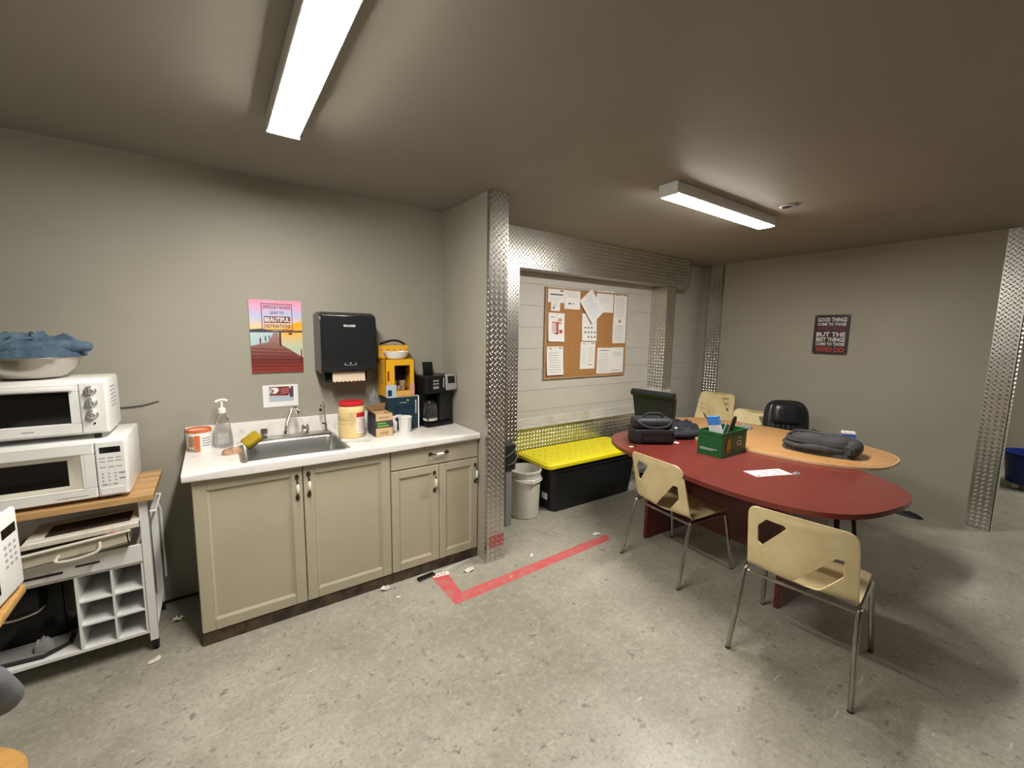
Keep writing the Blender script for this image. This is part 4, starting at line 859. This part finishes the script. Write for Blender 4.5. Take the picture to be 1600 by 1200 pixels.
# ================================================================== CHAIRS
def catmull_eval(P, t):
    d = [0]
    for a, b in zip(P, P[1:]): d.append(d[-1]+(b-a).length)
    t = max(0, min(d[-1], t))
    for i in range(len(P)-1):
        if t <= d[i+1]: k = (t-d[i])/(d[i+1]-d[i]); return P[i].lerp(P[i+1], k)
    return P[-1]
prof3 = spline([(.215, 0, .405), (.205, 0, .428), (.17, 0, .438), (.05, 0, .430), (-.08, 0, .422), (-.15, 0, .428), (-.198, 0, .455), (-.222, 0, .51), (-.245, 0, .60), (-.272, 0, .70), (-.298, 0, .785)], 6)
plen = sum((b-a).length for a, b in zip(prof3, prof3[1:]))
VB = next(i for i, q in enumerate(prof3) if q.z > .445 and q.x < -.15)
vb = sum((b-a).length for a, b in zip(prof3[:VB], prof3[1:VB+1])); BLn = plen-vb
def shell_pt(u, v):
    q = catmull_eval(prof3, v); k = max(0, min(1, (v-(vb-.10))/.16)); k = k*k*(3-2*k)
    s = (u/.22)**2
    edge = max(0, abs(u)-.19)/.04
    z = q.z+(1-k)*(.014*s-.02*edge*edge)+k*.008*s; x = q.x+k*(.036*s)
    return Vector((x, u, z))
def chair_shell():
    def hw(v): t = max(0, (v-vb)/BLn); return .222-.010*t+(.008 if v < vb else 0)*0
    outline = []
    R_ = .055; NS = 14
    # right side front to back, then back to front on the left
    def corner(cx, cy, a0, a1, r, k=6): return [(cx+r*math.cos(a0+(a1-a0)*i/k), cy+r*math.sin(a0+(a1-a0)*i/k)) for i in range(k+1)]
    h0, h1 = hw(0), hw(plen)
    outline += corner(h0-.05, .05, -PI/2, 0, .05)
    outline += [(hw(v), v) for v in [.05+(plen-.05-R_)*i/NS for i in range(1, NS)]]
    outline += corner(h1-R_, plen-R_, 0, PI/2, R_)
    outline += corner(-h1+R_, plen-R_, PI/2, PI, R_)
    outline += [(-hw(v), v) for v in [.05+(plen-.05-R_)*i/NS for i in range(NS-1, 0, -1)]]
    outline += corner(-h0+.05, .05, PI, PI*1.5, .05)
    holes = [[(.20, .86), (.375, .86), (.40, .82), (.15, .41), (.105, .44), (.105, .70)],
             [(.895, .57), (.895, .33), (.68, -.02), (.46, -.06), (.42, -.03), (.83, .58)]]
    HP = [[(.215*(1-2*s)*1.0, vb+BLn*t) for s, t in h] for h in holes]
    def inside(p, poly):
        c = False; n = len(poly)
        for i in range(n):
            (xa, ya), (xb, yb) = poly[i], poly[(i+1) % n]
            if (ya > p[1]) != (yb > p[1]) and p[0] < (xb-xa)*(p[1]-ya)/(yb-ya)+xa: c = not c
        return c
    pts = [Vector(p) for p in outline]; edges = [(i, (i+1) % len(outline)) for i in range(len(outline))]
    for h in HP:
        d_ = []
        for i in range(len(h)):
            a, b = h[i], h[(i+1) % len(h)]; L_ = math.dist(a, b); k = max(1, int(L_/.03))
            d_ += [(a[0]+(b[0]-a[0])*j/k, a[1]+(b[1]-a[1])*j/k) for j in range(k)]
        o = len(pts); pts += [Vector(p) for p in d_]; edges += [(o+i, o+(i+1) % len(d_)) for i in range(len(d_))]
    for i in range(-10, 11):
        for j in range(1, 40):
            p = (i*.0205, j*plen/40)
            if inside(p, outline) and not any(inside(p, h) for h in HP): pts.append(Vector(p))
    vo, eo, fo_, *_ = geometry.delaunay_2d_cdt(pts, edges, [], 0, 1e-5)
    F = []
    for f in fo_:
        c = sum((vo[i] for i in f), Vector((0, 0)))/len(f)
        if inside(c, outline) and not any(inside(c, h) for h in HP): F.append(list(f))
    used = sorted({i for f in F for i in f}); mp = {o: n for n, o in enumerate(used)}
    V = [shell_pt(vo[i].x, vo[i].y) for i in used]
    F = [[mp[i] for i in f] for f in F]
    # normals up on the seat
    a, b, c = (V[i] for i in F[0]); 
    if (b-a).cross(c-a).z < 0 and abs((b-a).cross(c-a).z) > 0: F = [list(reversed(f)) for f in F]
    return thick((V, F), .006), outline
SHELL, OUT = chair_shell()
def make_chair(label, loc, rot):
    t = thing('shell_chair', label, 'chair', loc, rot, 'cream shell chairs')
    s_ = part(t, 'shell', SHELL, M['cream'], smooth=50)
    lip = [shell_pt(u, v)+Vector((0, 0, -.003)) for u, v in OUT]; lip.append(lip[0])
    sub(s_, 'rolled_edge', tube(lip, .0055, 6, False), M['cream'], smooth=60)
    for sg in (-1, 1):
        lb = part(t, 'leg', tube(spline([(-.272, sg*.252, .004), (-.222, sg*.240, .22), (-.178, sg*.232, .388), (-.160, sg*.231, .408), (-.13, sg*.231, .414)], 5), .0115, 10), M['tube'])
        sub(lb, 'foot_cap', cyl((-.2725, sg*.252, 0), (-.2715, sg*.2518, .008), .0122, n=10), M['rubber'])
        lf = part(t, 'leg', tube(spline([(.262, sg*.252, .004), (.222, sg*.240, .22), (.185, sg*.232, .385), (.166, sg*.231, .408), (.135, sg*.231, .414)], 5), .0115, 10), M['tube'])
        sub(lf, 'foot_cap', cyl((.2625, sg*.252, 0), (.2615, sg*.2518, .008), .0122, n=10), M['rubber'])
        part(t, 'side_rail', cyl((-.131, sg*.231, .414), (.136, sg*.231, .414), .0112, n=10), M['tube'])
    part(t, 'cross_bar', cyl((-.168, -.232, .398), (-.168, .232, .398), .008, n=8), M['tube'])
    part(t, 'cross_bar', cyl((.12, -.229, .398), (.12, .229, .398), .008, n=8), M['tube'])
    return t
ch1 = make_chair('cream shell chair at the red table, the one nearer the tote', (2.622, 1.645, 0), -.115)
ch2 = copy_tree(ch1, None, 'cream shell chair pulled out in the foreground beside the red table'); ch2.location = (2.395, .770, 0); ch2.rotation_euler.z = .13
cA = copy_tree(ch1, None, 'uppermost cream shell chair of the stack in the far corner'); cA.location = (4.735, 2.72, .124); cA.rotation_euler.z = PI
cA2 = copy_tree(ch1, None, 'cream shell chair second from top of the far stack'); cA2.location = (4.735, 2.72, .062); cA2.rotation_euler.z = PI
cA3 = copy_tree(ch1, None, 'lowest cream shell chair of the far corner stack'); cA3.location = (4.735, 2.72, 0); cA3.rotation_euler.z = PI
cB = copy_tree(ch1, None, 'single cream shell chair between the far stack and the leather armchair'); cB.location = (4.57, 2.205, 0); cB.rotation_euler.z = PI
for c in (cA, cA2, cA3): c['group'] = 'stacked cream shell chairs'

def star_base(t, m, n=5, R_=.265, h=.40):
    part(t, 'column', lathe([(.03, .10), (.03, .26), (.016, .26), (.016, h), (0, h)], 16), M['black'])
    for k in range(n):
        a = 2*PI*k/n+.3; c, s = math.cos(a), math.sin(a)
        ar = part(t, 'base_arm', tube([(0, 0, .115), (c*R_*.5, s*R_*.5, .10), (c*R_, s*R_, .075)], [.03, .024, .018], 8), m)
        sub(ar, 'caster', cyl((c*R_-s*.018, s*R_+c*.018, .026), (c*R_+s*.018, s*R_-c*.018, .026), .026, n=14), M['rubber'])
oc = thing('office_chair', 'dark green black office chair seen from behind at the table end', 'chair', (3.78, 2.585, 0), math.radians(3))
star_base(oc, M['black'], h=.42)
part(oc, 'seat', box(-.20, .24, -.22, .22, .421, .50, .03, 3), M['greenblack'])
bk = lambda u, v: None
def back_panel(w0, w1, z0, z1, x0, x1, th):
    pr = [(-1, 0), (-.97, .04), (-.97, .9), (-.93, .97), (-.85, 1), (.85, 1), (.93, .97), (.97, .9), (.97, .04), (1, 0)]
    pts = [(-w0, z0), (-w1, z1-.05), (-w1+.04, z1), (w1-.04, z1), (w1, z1-.05), (w0, z0)]
    V = [Vector((x0+(x1-x0)*(z-z0)/(z1-z0), y, z)) for y, z in pts]; V2 = [v+Vector((th, 0, 0)) for v in V]; n = len(pts)
    F = [list(range(n)), list(range(2*n-1, n-1, -1))]+[[i, n+i, n+(i+1) % n, (i+1) % n] for i in range(n)]
    bm = bmesh.new(); vv = [bm.verts.new(v) for v in V+V2]
    for f in F: bm.faces.new([vv[i] for i in f])
    bmesh.ops.recalc_face_normals(bm, faces=bm.faces); bmesh.ops.bevel(bm, geom=list(bm.edges), offset=.012, segments=2, affect='EDGES'); return _bm(bm)
part(oc, 'backrest', back_panel(.19, .235, .50, 1.05, -.21, -.275, .065), M['greenblack'])
part(oc, 'head_roll', cyl((-.262, -.232, 1.018), (-.262, .232, 1.018), .036, n=18), M['greenblack'])
part(oc, 'back_bar', box(-.235, -.19, -.03, .03, .40, .52, .004), M['black'])

ex = thing('leather_armchair', 'black leather executive chair behind the oak table', 'chair', (4.35, 1.645, 0), math.radians(213))
star_base(ex, M['black'], h=.36)
part(ex, 'seat', box(-.22, .19, -.23, .23, .361, .47, .045, 4), M['leather'])
def puff(w_, z0, z1, x0, x1, d_, nch=0, seed=0, round_=2.6):
    nu, nv = 28, 24
    def f(u, v):
        a = (u-.5)*2; b = (v-.5)*2
        q = max(0, 1-abs(a)**3.5)**.5*max(0, 1-abs(b)**3.5)**.5
        ch = (.010*abs(math.sin(a*PI*nch/2)) if nch else 0)
        y = a*w_*(1-.10*max(0, b)**3)
        return (x0+(x1-x0)*v+(d_*q+ch*q), y*(1-.12*max(0, b)**8), z0+(z1-z0)*(v-.07*v*abs(a)**4))
    def g(u, v):
        p = f(u, v); a = (u-.5)*2; b = (v-.5)*2; q = max(0, 1-abs(a)**3.5)**.5*max(0, 1-abs(b)**3.5)**.5
        return (x0+(x1-x0)*v-.05*q, p[1], p[2])
    A = sheet(nu, nv, f); B = sheet(nu, nv, g); return join(A, (B[0], [list(reversed(x)) for x in B[1]]))
bkr = part(ex, 'backrest', puff(.195, .44, .985, -.17, -.275, .05, 9), M['leather'], smooth=60)
sub(bkr, 'head_pillow', puff(.140, .75, .970, -.205, -.250, .062), M['leather'], smooth=60)
for sg in (-1, 1):
    ar = part(ex, 'armrest', tube(spline([(-.20, sg*.215, .716), (-.06, sg*.27, .714), (.10, sg*.275, .704), (.17, sg*.27, .60), (.14, sg*.235, .45)], 6), [.018]*6+[.022]*12+[.018]*7, 10), M['black'])

# ================================================================== THINGS ON THE TABLES
lb_ = thing('lunch_bag', 'black insulated lunch bag on the red table', 'bag', (2.86, 2.085, RT+.0005), math.radians(-33))
part(lb_, 'lower_body', box(-.165, .165, -.09, .09, 0, .115, .022, 3), M['bag'])
part(lb_, 'upper_body', xf(box(-.155, .150, -.085, .085, .116, .205, .035, 4), Matrix()), M['bag'])
pk = part(lb_, 'front_pocket', box(-.10, .14, -.108, -.091, .02, .11, .008, 2), M['bag'])
sub(pk, 'pocket_flap', box(-.105, .145, -.113, -.1085, .085, .118, .002), M['bag'])
part(lb_, 'zip_line', tube([(-.168, -.092, .1155), (.168, -.092, .1155), (.168, .092, .1155), (-.168, .092, .1155), (-.168, -.092, .1155)], .004, 6), M['blackm'])
part(lb_, 'handle', tube(spline([(-.08, -.03, .203), (-.06, -.03, .232), (.0, -.03, .24), (.06, -.03, .232), (.08, -.03, .203)], 5), .010, 8), M['bag'])
part(lb_, 'side_strap', tube(spline([(-.15, -.07, .19), (-.09, -.105, .15), (.0, -.108, .135), (.09, -.105, .15), (.14, -.07, .19)], 5), .008, 8), M['blackm'])
part(lb_, 'buckle', box(.148, .168, -.108, -.096, .128, .142, .003), M['porcelain'])
nc = thing('navy_cloth', 'crumpled dark navy cloth behind the lunch bag', 'clothing', (3.24, 2.10, RT+.0005), math.radians(-30))
part(nc, 'cloth', mv(blob(.20, .14, .15, 12, 26, 80, p=4, fold=.85, fs=8, stretch=(1, 1.8)), 0, 0, 0), M['navy'])
part(nc, 'sleeve', tube(spline([(-.10, -.12, .03), (.0, -.14, .04), (.10, -.12, .045), (.17, -.07, .04)], 5), [.02]+[.032]*14+[.02], 12), M['navy'])
gc = thing('green_carton', 'open green beverage carton with gold and white print on the red table', 'box', (3.064, 1.607, RT+.0005), 0)
gw, gd, gh = .170, .092, .178
part(gc, 'carton', join(box(-gw, gw, -gd, -gd+.004, 0, gh), box(-gw, gw, gd-.004, gd, 0, gh), box(-gw, -gw+.004, -gd+.004, gd-.004, 0, gh), box(gw-.004, gw, -gd+.004, gd-.004, 0, gh), box(-gw+.004, gw-.004, -gd+.004, gd-.004, 0, .004)), M['green'])
part(gc, 'rim', join(box(-gw-.003, gw+.003, -gd-.003, -gd, gh-.02, gh, .001), box(-gw-.003, -gw, -gd, gd, gh-.02, gh, .001)), M['green'])
part(gc, 'gold_emblem', frame(join(poly2([(-.028, -.03), (.022, -.03), (.028, .0), (.018, .05), (.0, .058), (-.018, .045), (-.03, .0)]), poly2([(.0, .04), (.012, .05), (.02, .062), (.004, .066)], .0002), rect(-.03, .022, -.042, -.034)), (-.085, -gd-.0034, .075), X, Z), M['gold'])
part(gc, 'white_lettering', join(frame(text('C2', .07, .036, .02), (.06, -gd-.0034, .085), X, Z), frame(rect(-.03, .04, 0, .004), (.06, -gd-.0034, .125), X, Z), frame(rect(-.02, .03, 0, .003), (.06, -gd-.0034, .117), X, Z), *[frame(rect(-.07, .06-.03*k, 0, .0035), (-gw-.0034, 0.0, .05-.010*k), NY, Z) for k in range(2)]), M['paper'])
ca = thing('small_carton', 'blue and white small carton standing tilted in the green carton', 'box', (2.949, 1.60, RT+.005), 0)
tl = Matrix.Rotation(-.10, 4, 'Y') @ Matrix.Rotation(-.22, 4, 'X')
part(ca, 'carton', mv(xf(box(-.008, .022, -.042, .042, .0, .265), tl), .03, -.025, .012), M['paper'])
part(ca, 'blue_end', mv(xf(box(-.0085, .0225, -.0425, .0425, .205, .266), tl), .03, -.025, .012), M['lightblue'])
part(ca, 'dark_print', mv(xf(join(box(-.0092, -.0081, -.03, .02, .10, .118), box(-.0092, -.0081, -.035, -.015, .08, .105), box(-.0092, -.0081, .005, .03, .12, .128)), tl), .03, -.025, .042), M['inkdark'], kind='stuff')
tb2 = thing('dark_clipboard', 'dark brown board leaning out of the green carton', 'board', (3.130, 1.60, RT+.005), 0)
part(tb2, 'board', frame(prism([(-.09, .02), (-.05, 0), (.045, .12), (.105, .225), (.10, .25), (.075, .255), (.05, .24)], -.004, .004, .001), (0, 0, 0), X, Z), M['toe'])
part(tb2, 'paper', frame(prism([(-.10, .05), (-.08, .04), (.02, .20), (0, .205)], -.002, .002), (0, .02, 0), X, Z), M['inkblue'])
solo('paper_scrap', mv(blob(.03, .03, .10, 21, 6, 16, fold=.8, fs=30), 3.034, 1.645, RT+.006), M['inkblue'], 'pale crumpled paper inside the green carton', 'paper')
fl_ = thing('paper_flyer', 'printed white flyer lying flat on the red table', 'paper', (2.847, 1.183, RT+.0004), math.radians(-22))
part(fl_, 'sheet', box(-.135, .135, -.055, .055, 0, .0008), M['paper'])
part(fl_, 'print', join(*[rect(-.11+.055*k, -.075+.055*k, -.035+.025*(j), -.024+.025*j+.008*(k % 2), .0011) for k in range(4) for j in range(3) if (k+2*j) % 4]), M['inkpink'], kind='stuff')
part(fl_, 'dark_print', rect(-.12, -.09, -.045, -.03, .0011), M['inkdark']); part(fl_, 'dark_print', rect(-.02, .04, -.048, -.042, .0011), M['inkdark'])
solo('plastic_wrapper', mv(blob(.03, .018, .012, 31, 6, 16, fold=.8, fs=50), 2.985, 1.075, RT+.0004), M['bagclear'], 'small clear wrapper beside the flyer on the red table', 'wrapper')
solo('white_receipt', box(2.99, 3.03, 1.93, 1.97, RT+.0004, RT+.002), M['paper'], 'small white paper bit in front of the lunch bag', 'paper')
kk = thing('key_bunch', 'dark keys with a pale tag at the left end of the red table', 'keys', (2.60, 2.06, RT+.0005), .3)
part(kk, 'tag', box(-.03, .005, -.015, .015, 0, .006, .002), M['cardpale'])
part(kk, 'keys', join(box(.012, .06, -.004, .008, 0, .004), rz(box(.012, .055, -.004, .006, .004, .008), .5), rz(box(.012, .05, -.004, .006, 0, .004), -.5)), M['blackm'])
jk = thing('folded_jacket', 'folded charcoal jacket on the oak table', 'clothing', (3.64, 1.185, WT+.0005), math.radians(8))
for k, (z, ax, ay, dx, dy, hh) in enumerate(((0, .142, .215, 0, 0, .044), (.034, .137, .208, .010, .006, .046), (.070, .132, .20, .004, -.006, .062))):
    part(jk, 'fold', mv(blob(ax, ay, hh, 41+k*3, 22, 84, p=9, fold=.55 if k == 2 else .25, fs=9, stretch=(2.2, .9), sq=4.5, base=.55), dx, dy, z), M['jacket'])
part(jk, 'rolled_end', tube(spline([(-.12, -.180, .055), (-.05, -.200, .062), (.05, -.200, .062), (.13, -.175, .055)], 5), [.030]*2+[.042]*2+[.054]*8+[.042]*2+[.030]*2, 14), M['jacket'])
part(jk, 'sleeve', tube(spline([(-.115, .19, .05), (-.142, .10, .042), (-.148, -.02, .052), (-.13, -.10, .045), (-.10, -.16, .05)], 5), [.012]+[.018]*6+[.024]*8+[.018]*6, 10), M['jacket'])
part(jk, 'collar', tube(spline([(-.10, .17, .118), (-.02, .14, .130), (.02, .03, .130), (-.02, -.08, .126)], 5), [.008]*4+[.013]*8+[.008]*4, 10), M['jacket'])
bb2 = thing('blue_packet', 'small blue packet with a white top behind the jacket', 'packet', (4.03, 1.125, WT+.0005), math.radians(32))
part(bb2, 'packet', box(-.02, .02, -.042, .042, 0, .10, .002), M['bluecard'])
part(bb2, 'white_top', box(-.0205, .0205, -.0425, .0425, .092, .112, .002), M['paper'])
part(bb2, 'white_print', join(frame(rect(-.028, .028, .058, .068), (-.0208, 0, 0), NY, Z), frame(poly2([(-.012, .02), (.004, .018), (.014, .045), (-.002, .047)]), (-.0208, 0, 0), NY, Z)), M['paper'])
pf = solo('plastic_film', mv(blob(.075, .055, .05, 51, 10, 28, fold=.9, fs=28), 3.93, 1.86, WT+.0004), M['bagclear'], 'crumpled clear film on the far side of the oak table', 'wrapper')
solo('dark_rag', join(mv(blob(.06, .11, .04, 61, 12, 36, fold=.8, fs=16), 5.12, .93, .0005)), M['blackm'], 'dark rag on the floor at the foot of the right wall', 'rag')
solo('black_shoe', join(mv(blob(.045, .07, .05, 63, 12, 36, fold=.7, fs=16), 5.17, 1.14, .0005)), M['toe'], 'small dark lump on the floor by the right wall, next to the rag', 'rag')
# clutter on the wall foot behind the office chair
ws = []
for k, (x, z) in enumerate(((4.53, .0), (4.60, .0), (4.68, .0))):
    s_ = solo('wood_offcut', tube([(x, 3.12, .012), (x+.10+.03*k, 3.20, .78+.05*k)], .012, 4), M['card'], ('left', 'middle', 'right')[k]+' wooden stick of three leaning in the far corner', 'stick', 'wooden sticks in the far corner')

# ================================================================== FLOOR MARKS AND LITTER
rl = thing('red_floor_line', 'worn red tape line on the floor turning at a corner', 'tape', (1.75, 2.1, 0))
part(rl, 'long_strip', ([Vector(p) for p in ((1.085, 2.072, .0006), (2.47, 2.112, .0006), (2.50, 2.195, .0006), (1.17, 2.163, .0006))], [[0, 1, 2, 3]]), M['tape'], world=True)
part(rl, 'short_strip', ([Vector(p) for p in ((1.085, 2.072, .0008), (1.172, 2.163, .0008), (1.195, 2.40, .0008), (1.085, 2.43, .0008))], [[0, 1, 2, 3]]), M['tape'], world=True)
tk = thing('ticket_strip', 'short white ticket strip at the end of the red line', 'paper', (1.15, 2.405, .001), -.15)
part(tk, 'strip', box(-.055, .055, -.02, .02, 0, .0012), M['paper'])
part(tk, 'print', join(*[rect(-.045+.022*k, -.033+.022*k, -.012, .010, .0015) for k in range(4)]), M['inkpink'])
br = thing('black_remote', 'flat black remote lying at the cabinet foot', 'remote', (1.055, 2.425, 0), .12)
part(br, 'case', box(-.06, .06, -.02, .02, 0, .014, .005, 2), M['black'])
part(br, 'grey_edge', box(-.055, .055, -.0205, -.0195, .004, .009), M['greyboard'])
def scrap(label, x, y, r, seed, m='paper', h=.02, a=0):
    q = random.Random(seed); n = 9; ring = []
    for k in range(n):
        t_ = 2*PI*k/n; rr = r*(.65+.5*q.random()); ring.append((rr*math.cos(t_), rr*.55*math.sin(t_)))
    V = [Vector((px_, py_, .001+h*q.random()*.7)) for px_, py_ in ring]+[Vector((px_*.5, py_*.5, .001+h*(.2+.8*q.random()))) for px_, py_ in ring]+[Vector((0, 0, .001+h*.4))]
    F = [[k, (k+1) % n, n+(k+1) % n, n+k] for k in range(n)]+[[n+k, n+(k+1) % n, 2*n] for k in range(n)]
    g = thick((V, F), .0008); zm = min(v.z for v in g[0])
    solo('floor_scrap', mv(rz(g, a), x, y, .0004-zm), M[m], label, 'scrap', 'scraps on the floor', smooth=20)
scrap('cream paper scrap on the floor below the wide right door', .80, 2.44, .035, 71, 'offwhite', .035)
scrap('white paper scrap on the floor beside the plate pillar', 1.33, 2.345, .045, 72, 'offwhite', .03)
scrap('tiny white crumb between the red line and the pillar', 1.245, 2.32, .012, 73, 'offwhite', .008)
scrap('white chip on the floor between the pillar and the red line', 1.80, 2.265, .022, 74, 'paper', .012, .5)
scrap('long white chip near the end of the red line', 2.44, 2.235, .035, 75, 'paper', .014, -.3)
scrap('pale scrap on the floor in front of the kitchen cart', -.315, 2.50, .035, 76, 'offwhite', .008, .6)
scrap('pale lump on the dark floor beside the sink cabinet', -.235, 2.79, .035, 77, 'offwhite', .04)
scrap('white crumb on the floor beneath the wide left door', .83, 2.33, .018, 78, 'offwhite', .006)
scrap('pale chip lying on the red line', 1.52, 2.125, .022, 79, 'inkpink', .008, .5)
solo('broken_strip', box(1.16, 1.40, 2.472, 2.484, .0005, .006) if False else rz(box(1.17, 1.40, 2.440, 2.450, .0005, .008), .12, (1.28, 2.445, 0)), M['offwhite'], 'thin pale strip on the floor along the cabinet foot', 'strip')

# ================================================================== BEYOND THE OPENING
bu = thing('blue_bucket', 'blue mop bucket in the room beyond the opening', 'bucket', (7.20, .34, 0))
part(bu, 'bucket', lathe([(0, .06), (.20, .06), (.21, .07), (.24, .37), (.255, .375), (.255, .40), (.238, .40), (.20, .085), (0, .08)], 36), M['blue'])
for k in range(4):
    a = PI/4+k*PI/2; part(bu, 'caster', join(cyl((.17*math.cos(a)-.01, .17*math.sin(a), .028), (.17*math.cos(a)+.01, .17*math.sin(a), .028), .028, n=14), box(.17*math.cos(a)-.012, .17*math.cos(a)+.012, .17*math.sin(a)-.012, .17*math.sin(a)+.012, .03, .0595)), M['silver'])
mo = thing('mop', 'mop with a pale wooden handle standing in the blue bucket', 'mop', (7.15, .42, .081))
part(mo, 'handle', tube([(0, -.02, .12), (-.02, .17, 1.85)], .014, 10), M['cardpale'])
part(mo, 'mop_head', mv(blob(.10, .09, .14, 81, 8, 24, fold=.9, fs=25), 0, -.02, .002), M['greyboard'])
